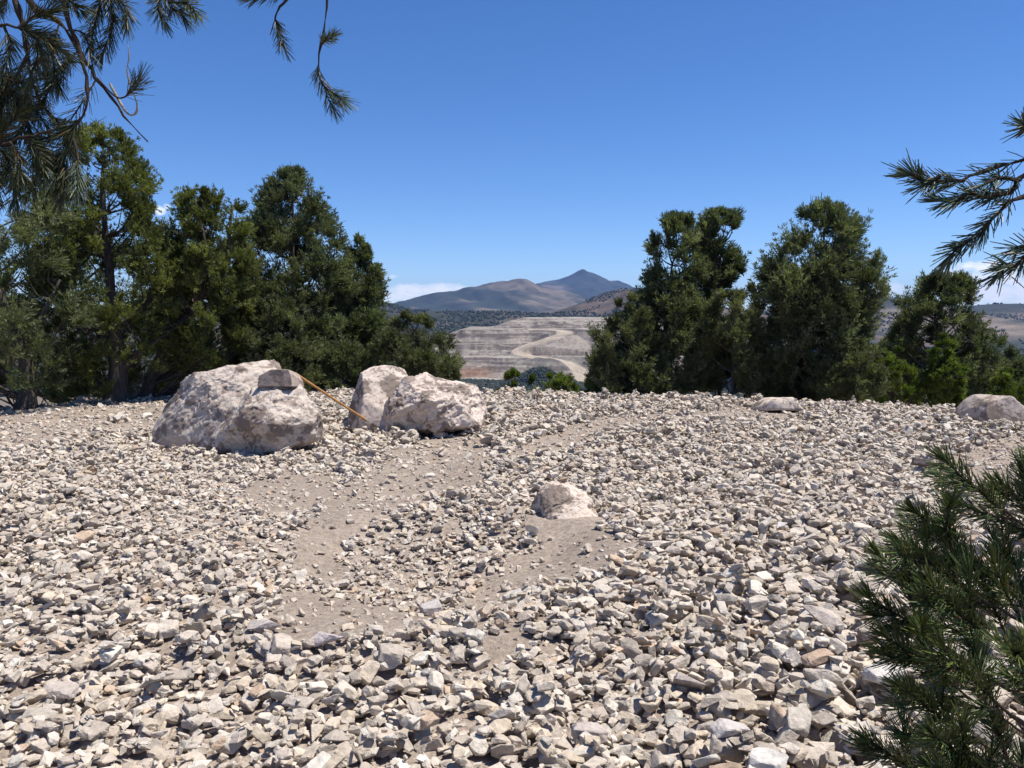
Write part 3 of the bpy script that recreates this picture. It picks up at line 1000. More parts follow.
def needles_along(batch, pts, rg, per_m, L, spread=(35, 65), colr=(0.055, 0.085, 0.04), tip=(0.10, 0.13, 0.055), width=0.00075, start=0.0, droop=0.0):
    P = np.asarray(pts)
    seg = np.linalg.norm(np.diff(P, axis=0), axis=1)
    s = np.concatenate([[0], np.cumsum(seg)])
    n = int(per_m * s[-1] * (1 - start))
    if n < 3:
        return
    u = np.sort(rg.uniform(start, 1, n))
    extra = rg.uniform(0.97, 1.0, max(6, n // 9))
    u = np.concatenate([u, extra])
    n = len(u)
    pos = np.stack([np.interp(u * s[-1], s, P[:, k]) for k in range(3)], 1)
    T = np.gradient(P, axis=0)
    tan = np.stack([np.interp(u * s[-1], s, T[:, k]) for k in range(3)], 1)
    tan /= np.linalg.norm(tan, axis=1, keepdims=True)
    a = np.cross(tan, rg.normal(0, 1, (n, 3)))
    a /= np.linalg.norm(a, axis=1, keepdims=True) + 1e-9
    ang = np.radians(rg.uniform(spread[0], spread[1], n)) * np.where(u > 0.965, 0.45, 1)
    d = tan * np.cos(ang)[:, None] + a * np.sin(ang)[:, None]
    d[:, 2] -= droop * rg.uniform(0, 1, n)
    d /= np.linalg.norm(d, axis=1, keepdims=True)
    ln = L * rg.uniform(0.7, 1.15, n)
    curve = tan * (ln * 0.22)[:, None]
    side = np.cross(d, rg.normal(0, 1, (n, 3)))
    side /= np.linalg.norm(side, axis=1, keepdims=True) + 1e-9
    sid2 = np.cross(d, side)
    rings = []
    for f_, wk in ((0.0, 0.7), (0.5, 1.0), (0.93, 0.7)):
        c = pos + d * (ln * f_)[:, None] + curve * f_ * f_
        for k in range(3):
            an = k * 2 * math.pi / 3
            rings.append(c + (side * math.cos(an) + sid2 * math.sin(an)) * width * wk)
    rings.append(pos + d * ln[:, None] + curve)
    V = np.stack(rings, 1)
    q = []
    for r_i in range(2):
        for k in range(3):
            q.append([r_i * 3 + k, r_i * 3 + (k + 1) % 3, r_i * 3 + 3 + (k + 1) % 3, r_i * 3 + 3 + k])
    t = [[6 + k, 6 + (k + 1) % 3, 9] for k in range(3)]
    off = (np.arange(n) * 10)[:, None, None]
    m = np.clip(rg.uniform(-0.3, 1.0, (n, 1)), 0, 1)
    C = (np.array(colr) * (1 - m) + np.array(tip) * m) * rg.uniform(0.7, 1.3, (n, 1))
    brown = (rg.uniform(0, 1, (n, 1)) < 0.07) & (u[:, None] < 0.75)
    C = np.where(brown, np.array([0.20, 0.12, 0.055]) * rg.uniform(.7, 1.3, (n, 1)), C)
    batch.add(V.reshape(-1, 3), (np.array(q)[None] + off).reshape(-1, 4), (np.array(t)[None] + off).reshape(-1, 3), np.repeat(C, 10, 0))


def px_path(pts, n=16):
    return spline([at(*p) for p in pts], n)


def bough(root, path, r0, r1, brushes, rg, L, per_m=1700, colr=(0.040, 0.052, 0.022), tip=(0.085, 0.098, 0.038), **kw):
    """a branch (with its side twigs) and its needles as a sub-part; path and brushes in pixel + distance"""
    wb = Batch()
    main = px_path(path, 22)
    main = main + rg.normal(0, 0.0022, main.shape) * np.linspace(0, 1, 22)[:, None] ** .5
    wb.add(*tube(main, np.linspace(r0, r1, 22) * 0.72 * (1 + 0.28 * rg.normal(0, 1, 22)), 7))
    nb = Batch()
    for b in brushes:
        st = b.get('start', 0.1)
        if 'own' in b:
            tw = main[int(b['own'] * 21):]
            if len(tw) < 3:
                continue
        else:
            tw = px_path(b['p'], 12)
            wb.add(*tube(tw, np.linspace(b.get('r', r1 * 1.3), 0.0016, 12), 5))
        needles_along(nb, tw, rg, b.get('per', per_m), b.get('L', L), b.get('spread', (26, 58)), b.get('c', colr), b.get('t', tip), start=st, **kw)
    br = wb.build('branch', M_TWIG, root, True)
    if nb.V:
        nd = nb.build('needles', M_NEEDLE, br)
        nd.location = (0, 0, 0)
        nd['kind'] = 'stuff'
    return br


GP = 'near pines framing the view'
# --- pine to the left, its boughs hang into the top left corner
rg = np.random.default_rng(200)
lx, ly = -2.35, 0.65
lz = float(H(np.array([lx]), np.array([ly]))[0])
pl = empty('pine_tree', (lx, ly, lz))
tag(pl, 'near pine whose drooping boughs hang into the top left corner', 'tree', GP)
tv = Batch()
tpts = spline([(lx, ly, lz - 0.1), (lx + .03, ly, 1.0), (lx - .03, ly + .05, 2.0), (lx + .02, ly + 0.05, 3.2)], 12)
tv.add(*tube(tpts, np.linspace(0.12, 0.05, 12), 10))
for (zz, tgt) in ((1.7, at(-150, -60, 1.7)), (2.1, at(-60, -80, 1.9)), (2.3, at(40, -160, 1.9)), (2.5, at(240, -140, 1.9))):
    a = np.array([lx, ly + .03, zz])
    tv.add(*tube(spline([a, (a + tgt) / 2 + np.array([0, 0, .05]), tgt], 8), np.linspace(0.03, 0.013, 8), 7))
tv.build('trunk', M_BARK, pl, True)
D = 1.85
NL = 0.036
sh = dict(c=(0.05, 0.07, 0.035), t=(0.085, 0.105, 0.05))
bough(pl, [(-60, -80, 1.9), (8, -12, D), (27, 50, D), (31, 82, D), (50, 116, D)], 0.010, 0.004,
      [dict(p=[(22, 20, D), (40, 45, 1.83), (48, 78, 1.8)]), dict(p=[(28, 55, D), (14, 80, 1.86), (-6, 100, 1.84)]), dict(p=[(32, 85, D), (20, 105, 1.8), (4, 122, 1.78)]),
       dict(p=[(10, -8, D), (-8, 20, 1.9), (-14, 50, 1.92)]), dict(p=[(48, 112, D), (62, 128, 1.83), (72, 150, 1.8)]), dict(own=.62, per=500)], rg, NL)
bough(pl, [(40, -160, 1.9), (24, -14, 1.8), (58, 20, 1.8), (79, 50, 1.8), (97, 78, 1.8), (121, 112, 1.8), (148, 142, 1.8)], 0.011, 0.0016,
      [dict(p=[(97, 78, 1.8), (118, 98, 1.79), (133, 90, 1.78), (138, 82, 1.78)], start=.62, L=.04, per=1300), dict(p=[(60, 22, 1.8), (52, 50, 1.77), (58, 84, 1.75)]), dict(p=[(79, 50, 1.8), (60, 70, 1.82), (45, 98, 1.84)]),
       dict(p=[(97, 78, 1.8), (84, 100, 1.78), (72, 118, 1.77)], per=500), dict(p=[(40, 0, 1.8), (60, -4, 1.76), (80, 10, 1.74)]), dict(p=[(66, 30, 1.8), (84, 34, 1.8), (92, 62, 1.8)], per=450)], rg, NL)
bough(pl, [(60, -150, 1.9), (62, -10, 1.75), (75, 40, 1.75), (86, 76, 1.75), (86, 108, 1.75), (72, 132, 1.75), (62, 158, 1.75), (54, 182, 1.75)], 0.008, 0.0025,
      [dict(own=.62, start=0), dict(p=[(72, 132, 1.75), (78, 160, 1.73), (77, 190, 1.72)], c=(.09, .12, .07), t=(.20, .24, .15), start=.5), dict(p=[(66, 150, 1.75), (44, 168, 1.75), (30, 190, 1.75)]),
       dict(p=[(80, 120, 1.75), (62, 132, 1.75), (40, 140, 1.75)]), dict(p=[(62, 158, 1.75), (66, 175, 1.74), (60, 200, 1.74)], start=.2)], rg, NL)
bough(pl, [(84, 60, 1.78), (66, 64, 1.8), (32, 84, 1.82), (-4, 95, 1.84), (-60, 105, 1.9), (-150, -60, 1.7)][::-1], 0.006, 0.003,
      [dict(p=[(32, 84, 1.82), (24, 104, 1.8), (28, 126, 1.8)]), dict(p=[(10, 92, 1.82), (-2, 118, 1.8), (4, 148, 1.8)]), dict(p=[(20, 88, 1.82), (6, 80, 1.8), (-4, 104, 1.8)])], rg, NL)
bough(pl, [(-150, -60, 1.7), (-70, 120, 1.7), (-6, 145, 1.7), (24, 138, 1.7), (52, 130, 1.7), (66, 118, 1.7)], 0.007, 0.0025,
      [dict(p=[(-6, 145, 1.7), (8, 160, 1.7), (14, 182, 1.7)]), dict(p=[(10, 142, 1.7), (20, 160, 1.68), (16, 196, 1.66)]), dict(p=[(-20, 140, 1.7), (-4, 165, 1.68), (-8, 200, 1.66)]),
       dict(p=[(24, 138, 1.7), (38, 152, 1.7), (44, 172, 1.7)]), dict(p=[(0, 145, 1.7), (4, 130, 1.68), (20, 112, 1.66)])], rg, NL)
bough(pl, [(40, -160, 1.9), (92, -60, 1.9), (106, -14, 1.9), (112, 20, 1.9), (104, 52, 1.9)], 0.006, 0.002,
      [dict(own=.45, start=0), dict(p=[(106, -14, 1.9), (98, 10, 1.9), (92, 40, 1.9)]), dict(p=[(108, -8, 1.9), (124, 6, 1.9), (127, 24, 1.9)], c=(.075, .09, .04), t=(.14, .14, .07))], rg, NL)
bough(pl, [(40, -160, 1.9), (130, -90, 1.85), (160, -20, 1.85), (170, 4, 1.85), (184, 14, 1.85)], 0.005, 0.002,
      [dict(own=.62, start=0), dict(p=[(164, -10, 1.85), (158, 8, 1.83), (163, 20, 1.82)]), dict(p=[(170, 2, 1.85), (188, 4, 1.83), (194, 12, 1.82)], c=(.10, .13, .06), t=(.22, .25, .12))], rg, NL)
bough(pl, [(240, -140, 1.9), (296, -40, 1.9), (288, -4, 1.9), (276, 14, 1.9), (278, 32, 1.9), (283, 48, 1.9)], 0.005, 0.002, [dict(own=.66, start=0, per=1300), dict(p=[(292, -14, 1.9), (270, -6, 1.9), (252, -2, 1.9)])], rg, NL * .85)
bough(pl, [(240, -140, 1.9), (318, -60, 1.9), (327, -6, 1.9), (322, 38, 1.9), (318, 72, 1.9), (326, 92, 1.9), (334, 108, 1.9)], 0.005, 0.002,
      [dict(own=.66, start=0, per=1100), dict(p=[(322, 44, 1.9), (326, 40, 1.88), (331, 37, 1.87)], start=0, per=2600, L=.026, c=(.11, .14, .06), t=(.24, .27, .14)), dict(p=[(324, 88, 1.9), (334, 94, 1.9), (342, 99, 1.9)], c=(.10, .13, .06), t=(.22, .25, .12), L=.036)], rg, NL * .85)
bough(pl, [(-150, -60, 1.7), (-60, 10, 1.75), (-8, 62, 1.78), (16, 100, 1.78), (30, 132, 1.78), (36, 165, 1.78)], 0.007, 0.0025,
      [dict(own=.5, start=0), dict(p=[(-8, 62, 1.78), (6, 78, 1.77), (22, 84, 1.76)]), dict(p=[(6, 84, 1.78), (-4, 104, 1.77), (-6, 128, 1.76)]), dict(p=[(16, 100, 1.78), (34, 108, 1.77), (46, 126, 1.76)]), dict(p=[(26, 122, 1.78), (14, 140, 1.77), (10, 160, 1.76)]),
       dict(p=[(30, 136, 1.78), (46, 150, 1.77), (54, 168, 1.76)])], rg, NL)
bough(pl, [(-150, -60, 1.7), (-60, 30, 1.66), (4, 26, 1.64), (36, 34, 1.64), (62, 52, 1.64)], 0.006, 0.0025,
      [dict(own=.6, start=0), dict(p=[(4, 26, 1.64), (10, 44, 1.64), (6, 62, 1.64)]), dict(p=[(36, 34, 1.64), (38, 54, 1.64), (32, 74, 1.64)]), dict(p=[(20, 30, 1.64), (34, 16, 1.64), (50, 12, 1.64)])], rg, NL)
lw = px_path([(110, 84, 1.8), (126, 112, 1.79), (135, 114, 1.785), (137, 104, 1.78), (130, 84, 1.78), (127, 70, 1.78), (129, 58, 1.78), (128, 45, 1.78)], 24)
bb = Batch()
bb.add(*tube(lw, np.linspace(0.0028, 0.001, 24) * (1 + .3 * np.sin(np.arange(24))), 6))
dw = bb.build('dead_twig', M_DRY, pl, True)
dw['label'] = 'pale curled bare twig'

# --- pine to the right, one bough reaches in under the sky
rg = np.random.default_rng(210)
rx_, ry_ = 1.75, 0.25
rz_ = float(H(np.array([rx_]), np.array([ry_]))[0])
pr_ = empty('pine_tree', (rx_, ry_, rz_))
tag(pr_, 'near pine whose feathery bough reaches in at the right edge under the sky', 'tree', GP)
tv = Batch()
tv.add(*tube(spline([(rx_, ry_, rz_ - .1), (rx_ - .02, ry_, .9), (rx_ + .03, ry_, 1.9), (rx_, ry_, 2.8)], 12), np.linspace(0.09, 0.03, 12), 10))
hub = at(1150, 150, 1.02)
tv.add(*tube(spline([(rx_, ry_, 1.55), (rx_ * .7 + hub[0] * .3, .45, 1.68), hub], 10), np.linspace(0.017, 0.006, 10), 7))
tv.build('trunk', M_BARK, pr_, True)
NR = 0.024
RC = dict(colr=(0.055, 0.085, 0.05), tip=(0.10, 0.135, 0.075))
bough(pr_, [(1150, 150, 1.02), (1060, 145, 1.0), (1024, 158, 1.0), (985, 172, 1.0), (955, 181, 1.0), (928, 182, 1.0), (908, 176, .99)], 0.005, 0.0024,
      [dict(own=.62, start=0, per=1500), dict(own=.3, start=0.05, per=260, L=.03), dict(p=[(940, 176, 1.0), (930, 183, 1.0), (925, 186, 1.)], per=900)], rg, NR, **RC)
bough(pr_, [(1150, 150, 1.02), (1080, 160, 1.0), (1032, 168, .98), (1012, 190, .98), (985, 197, .97), (960, 197, .97), (943, 204, .97)], 0.005, 0.0022,
      [dict(own=.45, start=0, per=1500), dict(p=[(1020, 180, .98), (1000, 178, .96), (985, 184, .95)], per=900)], rg, NR, **RC)
bough(pr_, [(1150, 150, 1.02), (1085, 165, .99), (1030, 190, .97), (1004, 208, .96), (985, 228, .96), (966, 245, .96), (948, 256, .96)], 0.004, 0.0022,
      [dict(own=.45, start=0, per=1400)], rg, NR, **RC)
bough(pr_, [(1150, 150, 1.02), (1110, 200, .98), (1062, 240, .95), (1030, 254, .94), (1008, 266, .94), (998, 272, .94)], 0.004, 0.0022,
      [dict(own=.45, start=0, per=1500), dict(p=[(1040, 250, .95), (1024, 246, .95), (1012, 250, .95)], per=1000)], rg, NR, **RC)
bough(pr_, [(1150, 150, 1.02), (1100, 128, 1.0), (1056, 120, 1.0), (1036, 124, 1.0), (1024, 126, 1.0)], 0.004, 0.0022,
      [dict(own=.4, start=0, per=1400)], rg, NR, **RC)

# --- young pine in the bottom right corner
rg = np.random.default_rng(220)
sx_, sy_ = 1.36, 1.72
sz_ = float(H(np.array([sx_]), np.array([sy_]))[0])
ps = empty('pine_sapling', (sx_, sy_, sz_))
tag(ps, 'bushy young pine with long dark green needles in the bottom right corner', 'tree', GP)
tv = Batch()
trk = spline([(sx_, sy_, sz_ - .1), (sx_ - .02, sy_ + .01, .45), (sx_ + .02, sy_ - .01, .95), (sx_, sy_, 1.45)], 14)
tv.add(*tube(trk, np.linspace(0.035, 0.008, 14), 8))
tv.build('trunk', M_BARK, ps, True)


def spx(p):
    px, py = project(p[0], p[1], p[2])
    return float(px), float(py), float(p[1])


tips = [(945, 462, 1.55, .97), (1006, 486, 1.8, .99), (915, 512, 1.6, .85), (880, 555, 1.65, .74), (905, 545, 1.5, .8), (868, 598, 1.6, .66), (930, 585, 1.4, .72), (890, 640, 1.5, .58),
        (960, 555, 1.75, .8), (905, 690, 1.4, .48), (945, 650, 1.35, .55), (870, 742, 1.5, .36), (935, 735, 1.35, .42), (1015, 650, 1.3, .58), (960, 770, 1.4, .32), (1040, 460, 1.7, 1.1), (1050, 520, 1.9, .95), (1090, 500, 1.6, .97),
        (1290, 470, 1.75, .97), (1340, 560, 1.6, .8), (1310, 640, 1.9, .66), (1240, 400, 1.8, 1.12), (1330, 740, 1.7, .5), (1230, 520, 2.1, .85), (1200, 330, 1.75, 1.28), (1100, 340, 1.72, 1.26), (1150, 270, 1.72, 1.38)]
GN = dict(colr=(0.06, 0.09, 0.03), tip=(0.17, 0.20, 0.055), width=0.00115)
for (px, py, dY, hz) in tips:
    b0 = np.array([np.interp(hz, trk[:, 2], trk[:, 0]), np.interp(hz, trk[:, 2], trk[:, 1]), hz])
    a = spx(b0)
    e = (px, py, dY)
    m1 = tuple(a[k] * .62 + e[k] * .38 + (rg.normal(0, 5) + (9 if k == 1 else 0) if k < 2 else 0) for k in range(3))
    m2 = tuple(a[k] * .25 + e[k] * .75 + (rg.normal(0, 4) + (8 if k == 1 else 0) if k < 2 else 0) for k in range(3))
    br = []
    for f_, sgn in ((.45, 1), (.6, -1), (.76, 1), (.86, -1)):
        pth = px_path([a, m1, m2, e], 22)
        s0 = spx(pth[int(f_ * 21)])
        dx, dy = e[0] - s0[0], e[1] - s0[1]
        ln = math.hypot(dx, dy) + 1e-6
        ux, uy = dx / ln, dy / ln
        if ln > 90:
            ln = 90
        an = sgn * rg.uniform(.45, .85)
        vx, vy = ux * math.cos(an) - uy * math.sin(an), ux * math.sin(an) + uy * math.cos(an)
        ll = rg.uniform(.4, .65) * ln + 14
        q2 = (s0[0] + vx * ll, s0[1] + vy * ll - 6, s0[2] + rg.normal(0, .07))
        q1 = (s0[0] * .5 + q2[0] * .5 + rg.normal(0, 3), s0[1] * .5 + q2[1] * .5 + 4, (s0[2] + q2[2]) / 2)
        g_ = rg.uniform(0, 1)
        if q2[1] < 462 and q2[0] < 1080:
            continue
        br.append(dict(p=[s0, q1, q2], start=.25, per=950, c=(0.05, .08, .027) if g_ < .65 else (.075, .11, .03), t=(0.11, .15, .04) if g_ < .65 else (.19, .22, .05)))
    br.append(dict(own=.66, start=0, per=1000))
    bough(ps, [a, m1, m2, e], 0.007, 0.0024, br, rg, 0.046, **GN)

# ------------------------------------------------------------------ boulders


def polytope(center, planes, sub, amp, seed, chips=16, edge=0.016):
    """radial solid bounded by planes (unit normal, distance), with rough weathered faces"""
    D, T = ico(sub)
    r = np.full(len(D), 1e9)
    for (nv, dist) in planes:
        c = D @ nv
        rr = np.where(c > 1e-3, dist / np.maximum(c, 1e-3), 1e9)
        k = edge
        m = np.minimum(r, rr)
        dlt = np.abs(r - rr)
        r = m - np.where(dlt < k, (k - dlt) ** 2 / (4 * k), 0)
    rc_ = np.random.default_rng(seed * 7 + 1)
    for _ in range(chips):                                 # chipped corners
        nv = rc_.normal(0, 1, 3)
        nv /= np.linalg.norm(nv)
        if nv[2] < -.3:
            continue
        c = D @ nv
        dist = (c * r).max() * rc_.uniform(.84, .96)
        rr = np.where(c > 1e-3, dist / np.maximum(c, 1e-3), 1e9)
        m = np.minimum(r, rr)
        dlt = np.abs(r - rr)
        r = m - np.where(dlt < .008, (.008 - dlt) ** 2 / .032, 0)
    P = D * r[:, None]
    q = P + center
    n1 = fbm(q * 2.0 + seed, 4, seed, .5)
    ua = q @ np.array([.74, .2, .64])
    ub = q @ np.array([-.62, .45, .64])
    uc = q @ np.array([.2, .87, -.45])
    n2 = np.abs(fbm(np.stack([ua * 1.5, ub * 6.0, uc * 3.5], 1) + seed * 2, 4, seed + 3, .55))
    n3 = fbm(q * 17 + seed, 3, seed + 5, .6)
    step = np.round(n1 * 4) / 4 - n1
    disp = amp * (n1 * 1.2 - n2 * 1.3 + n3 * .22 + step * .7)
    return q + D * disp[:, None], T


def planes_from_outline(outline, Y, center, rg, ty=0.25):
    pts = [at(px, py, Y) for px, py in outline]
    pl = []
    n = len(pts)
    for i in range(n):
        a, b = pts[i], pts[(i + 1) % n]
        e = b - a
        nv = np.array([-e[2], 0, e[0]])
        if np.dot(nv, (a + b) / 2 - center) < 0:
            nv = -nv
        nv /= np.linalg.norm(nv) + 1e-9
        nv = nv + np.array([0, rg.uniform(-ty, ty), 0])
        nv /= np.linalg.norm(nv)
        pl.append((nv, float(np.dot(nv, (a + b) / 2 - center))))
    return pl


def nrm(*v):
    v = np.array(v, float)
    return v / np.linalg.norm(v)


def boulder(name, label, blocks, seed, sub=6, amp=0.035, tint=(1, 1, 1), group=None, cat='boulder'):
    rg = np.random.default_rng(seed)
    bt = Batch()
    cs = []
    for (outline, Y, depth, extra) in blocks:
        mid = np.mean([at(p[0], p[1], Y) for p in outline], 0)
        pl = planes_from_outline(outline, Y, mid, rg)
        pl.append((nrm(.1, 1, .15), depth))
        pl.append((nrm(-.05, -1, .3), depth * .95))
        for e in extra:
            pl.append((nrm(*e[:3]), e[3]))
        V, T = polytope(mid, pl, sub, amp, seed, 0 if cat == 'rock' else 22, 0.004 if cat == 'rock' else 0.014)
        bt.add(V, None, T, np.array(tint)[None])
        cs.append(mid)
    c = np.mean(cs, 0)
    z = float(H(np.array([c[0]]), np.array([c[1]]))[0])
    o = bt.build(name, M_BOULDER, None, True, loc=(c[0], c[1], z))
    return tag(o, label, cat, group)


GB = 'boulders in the clearing'
boulder('boulder', 'largest boulder, pale grey with a slanting crack and a small slab resting on top', [
    ([(150, 448), (157, 430), (164, 410), (177, 389), (193, 377), (216, 370), (240, 363), (262, 366), (278, 372), (300, 392), (304, 450)], 10.55, 0.6,
     [(-.55, -.7, .45, .50), (.1, -.75, .65, .45), (-.2, -.9, .1, .52)]),
    ([(196, 444), (212, 425), (228, 404), (248, 386), (272, 377), (298, 382), (313, 391), (322, 410), (321, 428), (313, 441), (286, 452), (257, 456), (222, 452)], 9.95, 0.52,
     [(-.70, -.40, .60, .385), (-.1, -.62, .78, .35), (.35, -.6, .7, .40), (-.15, -.85, -.42, .40), (.45, -.8, -.3, .48), (-.6, -.7, .1, .5)])], 301, 7, 0.062, (.94, .935, .93), group=GB)
boulder('rock_slab', 'small dark faced slab resting on top of the largest boulder', [
    ([(262, 387), (264, 375), (272, 371), (293, 371.5), (296.5, 377), (298, 387)], 9.98, 0.2, [(0, -1, .1, .15)])], 302, 6, 0.008, (.75, .70, .68), GB, 'rock')
boulder('boulder', 'pale whitish boulder with a rounded top behind the tool handle', [
    ([(346, 420), (353, 396), (357, 380), (366, 369), (380, 365), (397, 367), (410, 380), (420, 418)], 12.2, 0.55, [(-.8, -.5, .3, .36), (.2, -.7, .7, .34)])], 303, 6, 0.035, (1.1, 1.08, 1.07), GB)
boulder('boulder', 'wide broken whitish boulder with dark pitted patches at centre', [
    ([(370, 436), (376, 416), (390, 394), (406, 379), (422, 373), (441, 375), (462, 381), (475, 393), (488, 414), (482, 428), (440, 434), (408, 436)], 11.7, 0.6,
     [(-.4, -.65, .65, .42), (.25, -.6, .75, .42), (-.1, -.9, -.25, .46), (.7, -.5, .5, .52), (0, -.45, .9, .36)])], 304, 7, 0.085, (1.08, 1.05, 1.04), GB)
boulder('boulder', 'half buried pale rock beside the trodden soil in mid clearing', [
    ([(522, 540), (527, 503), (540, 490), (562, 485), (583, 494), (597, 508), (614, 540)], 6.55, 0.3, [(-.5, -.7, .5, .2), (.45, -.55, .7, .19), (-.1, -.6, .8, .14), (-.9, -.3, .2, .2)])], 305, 7, 0.055, (1.08, 1.04, 1.0), GB)
boulder('boulder', 'rounded grey boulder on the rim at the far right', [
    ([(968, 420), (971, 408), (980, 398), (991, 394), (1000, 397), (1009, 408), (1011, 420)], 13.3, 0.34, [(-.3, -.8, .5, .3)])], 306, 6, 0.02, (.92, .89, .88), GB)
boulder('boulder', 'low pale boulder on the skyline under the broad pine', [
    ([(752, 412), (759, 403), (770, 398), (784, 397), (796, 402), (804, 412)], 15.0, 0.4, [])], 307, 5, 0.02, (1.1, 1.08, 1.06), GB)

# the long wooden tool propped between rubble and boulder
pa, pb = at(373, 418, 11.6), at(295, 373.5, 11.15)
pa[2] = float(H(np.array([pa[0]]), np.array([pa[1]]))[0]) + 0.17
pa = np.array(pa)
tool = empty('digging_tool', tuple(pa))
tag(tool, 'long orange wooden tool handle propped against the largest boulder', 'tool')
tv = Batch()
L_ = np.linspace(0, 1, 14)[:, None]
tp = pa + (pb - pa) * L_
tv.add(*tube(tp, np.interp(L_[:, 0], [0, .08, .3, .8, 1], [.021, .019, .016, .0175, .0205]), 12))
tv.build('handle', M_HANDLE, tool, True)
hd = (pb - pa) / np.linalg.norm(pb - pa)
bm = bmesh.new()
sidev = Vector(np.cross(hd, (0, 0, 1))).normalized()
for k in range(9):
    f_ = (k - 4) / 4.0
    cc = Vector(pa + hd * 0.03) + sidev * f_ * 0.17 - Vector(hd) * (f_ * f_ * 0.05)
    ww, tt = 0.026 - 0.012 * abs(f_), 0.022 - 0.014 * abs(f_)
    up = Vector(hd)
    nn = sidev.cross(up).normalized()
    for (a, b) in ((-1, -1), (1, -1), (1, 1), (-1, 1)):
        bm.verts.new(cc + up * ww * a + nn * tt * b)
bm.verts.ensure_lookup_table()
for k in range(8):
    for j in range(4):
        bm.faces.new([bm.verts[k * 4 + j], bm.verts[k * 4 + (j + 1) % 4], bm.verts[k * 4 + 4 + (j + 1) % 4], bm.verts[k * 4 + 4 + j]])
bm.faces.new([bm.verts[j] for j in (3, 2, 1, 0)])
bm.faces.new([bm.verts[32 + j] for j in range(4)])
me = bpy.data.meshes.new('head')
bm.to_mesh(me)
bm.free()
me.materials.append(M_STEEL)
ho = bpy.data.objects.new('head', me)
col.objects.link(ho)
ho.parent = tool
ho.location = -tool.location

# ------------------------------------------------------------------ rubble


def stone_variant(seed, detail):
    rg = np.random.default_rng(seed)
    bm = bmesh.new()
    ax = np.array([1.0, rg.uniform(.55, .92), rg.uniform(.24, .54)])
    if seed % 5 in (1, 3):
        for q in range(int(rg.integers(9, 13))):
            p = rg.normal(0, 1, 3)
            p /= np.abs(p).max() * .5 + np.linalg.norm(p) * .5
            bm.verts.new(p * ax * rg.uniform(.75, 1.05))
        corners = []
    else:
        corners = [-1, 1]
    for sx in corners:
        for sy in corners:
            for sz in corners:
                c = np.array([sx, sy, sz]) * rg.uniform(.5, 1.0, 3)
                if rg.uniform() < .62:
                    for k in range(3):
                        p = c.copy()
                        p[k] *= rg.uniform(-.1, .62)
                        bm.verts.new(p * ax)
                else:
                    bm.verts.new(c * ax)
    res = bmesh.ops.convex_hull(bm, input=bm.verts)
    junk = [e for e in res['geom_interior'] if isinstance(e, bmesh.types.BMVert)] + [e for e in res['geom_unused'] if isinstance(e, bmesh.types.BMVert)]
    junk = list(set(junk))
    if junk:
        bmesh.ops.delete(bm, geom=junk, context='VERTS')
    if detail:
        bmesh.ops.dissolve_limit(bm, angle_limit=R(14), verts=bm.verts, edges=bm.edges)
        bmesh.ops.bevel(bm, geom=list(bm.edges), offset=.045, segments=1, affect='EDGES', clamp_overlap=True)
        bmesh.ops.triangulate(bm, faces=bm.faces)
        for cut in (0.42, 0.24):
            es = [e for e in bm.edges if e.calc_length() > cut]
            bmesh.ops.subdivide_edges(bm, edges=es, cuts=1)
            bmesh.ops.triangulate(bm, faces=bm.faces)
    bmesh.ops.triangulate(bm, faces=bm.faces)
    bmesh.ops.recalc_face_normals(bm, faces=bm.faces)
    bm.verts.ensure_lookup_table()
    bm.verts.index_update()
    V = np.array([v.co[:] for v in bm.verts])
    T = np.array([[v.index for v in f.verts] for f in bm.faces])
    bm.free()
    V -= (V.max(0) + V.min(0)) / 2
    V /= (V[:, 0].max() - V[:, 0].min())
    if detail:
        nn = fbm(V * 6.0 + seed, 4, seed, .65) - 0.8 * np.abs(fbm(V * 11.0 + seed, 3, seed + 7, .6))
        V = V * (1 + 0.085 * nn)[:, None]
    return V, T


NVAR = 26
LOW = [stone_variant(500 + k, False) for k in range(NVAR)]
HIGH = [stone_variant(500 + k, True) for k in range(NVAR)]
THICK = [v[0][:, 2].max() - v[0][:, 2].min() for v in LOW]
WIDE = [v[0][:, 1].max() - v[0][:, 1].min() for v in LOW]

cell = 0.02
hx0, hx1, hy0, hy1 = -14.5, 14.5, 1.0, 18.5
hx = np.arange(hx0, hx1, cell)
hy = np.arange(hy0, hy1, cell)
HYg, HXg = np.meshgrid(hy, hx, indexing='ij')
# ground heights from a coarser evaluation, bilinear
cs = 5
hm = H(HXg[::cs, ::cs], HYg[::cs, ::cs])
ry_i = np.clip(np.arange(len(hy)) / cs, 0, hm.shape[0] - 1.001)
rx_i = np.clip(np.arange(len(hx)) / cs, 0, hm.shape[1] - 1.001)
a_, b_ = ry_i.astype(int), rx_i.astype(int)
fu, fv = (ry_i - a_)[:, None], (rx_i - b_)[None]
hm = (hm[a_][:, b_] * (1 - fu) * (1 - fv) + hm[a_ + 1][:, b_] * fu * (1 - fv) + hm[a_][:, b_ + 1] * (1 - fu) * fv + hm[a_ + 1][:, b_ + 1] * fu * fv)

rg = np.random.default_rng(900)


def sample_xy(n):
    y = np.sqrt(rg.uniform(1.7 ** 2, 17.6 ** 2, n)) if False else rg.uniform(1.7, 17.9, n)
    keep = rg.uniform(0, 1, n) < (0.74 * y + 1.2) / (0.74 * 17.9 + 1.2)
    y = y[keep]
    x = rg.uniform(-1, 1, len(y)) * (0.74 * y + 1.2)
    return x, y


BL = [(at(235, 410, 10.5), .9, .55), (at(262, 420, 9.95), .70, .36), (at(382, 400, 12.4), .42, .42), (at(430, 408, 11.8), .6, .4), (at(566, 512, 6.3), .36, .34), (at(994, 408, 13.3), .4, .3), (at(780, 402, 15.0), .45, .35)]


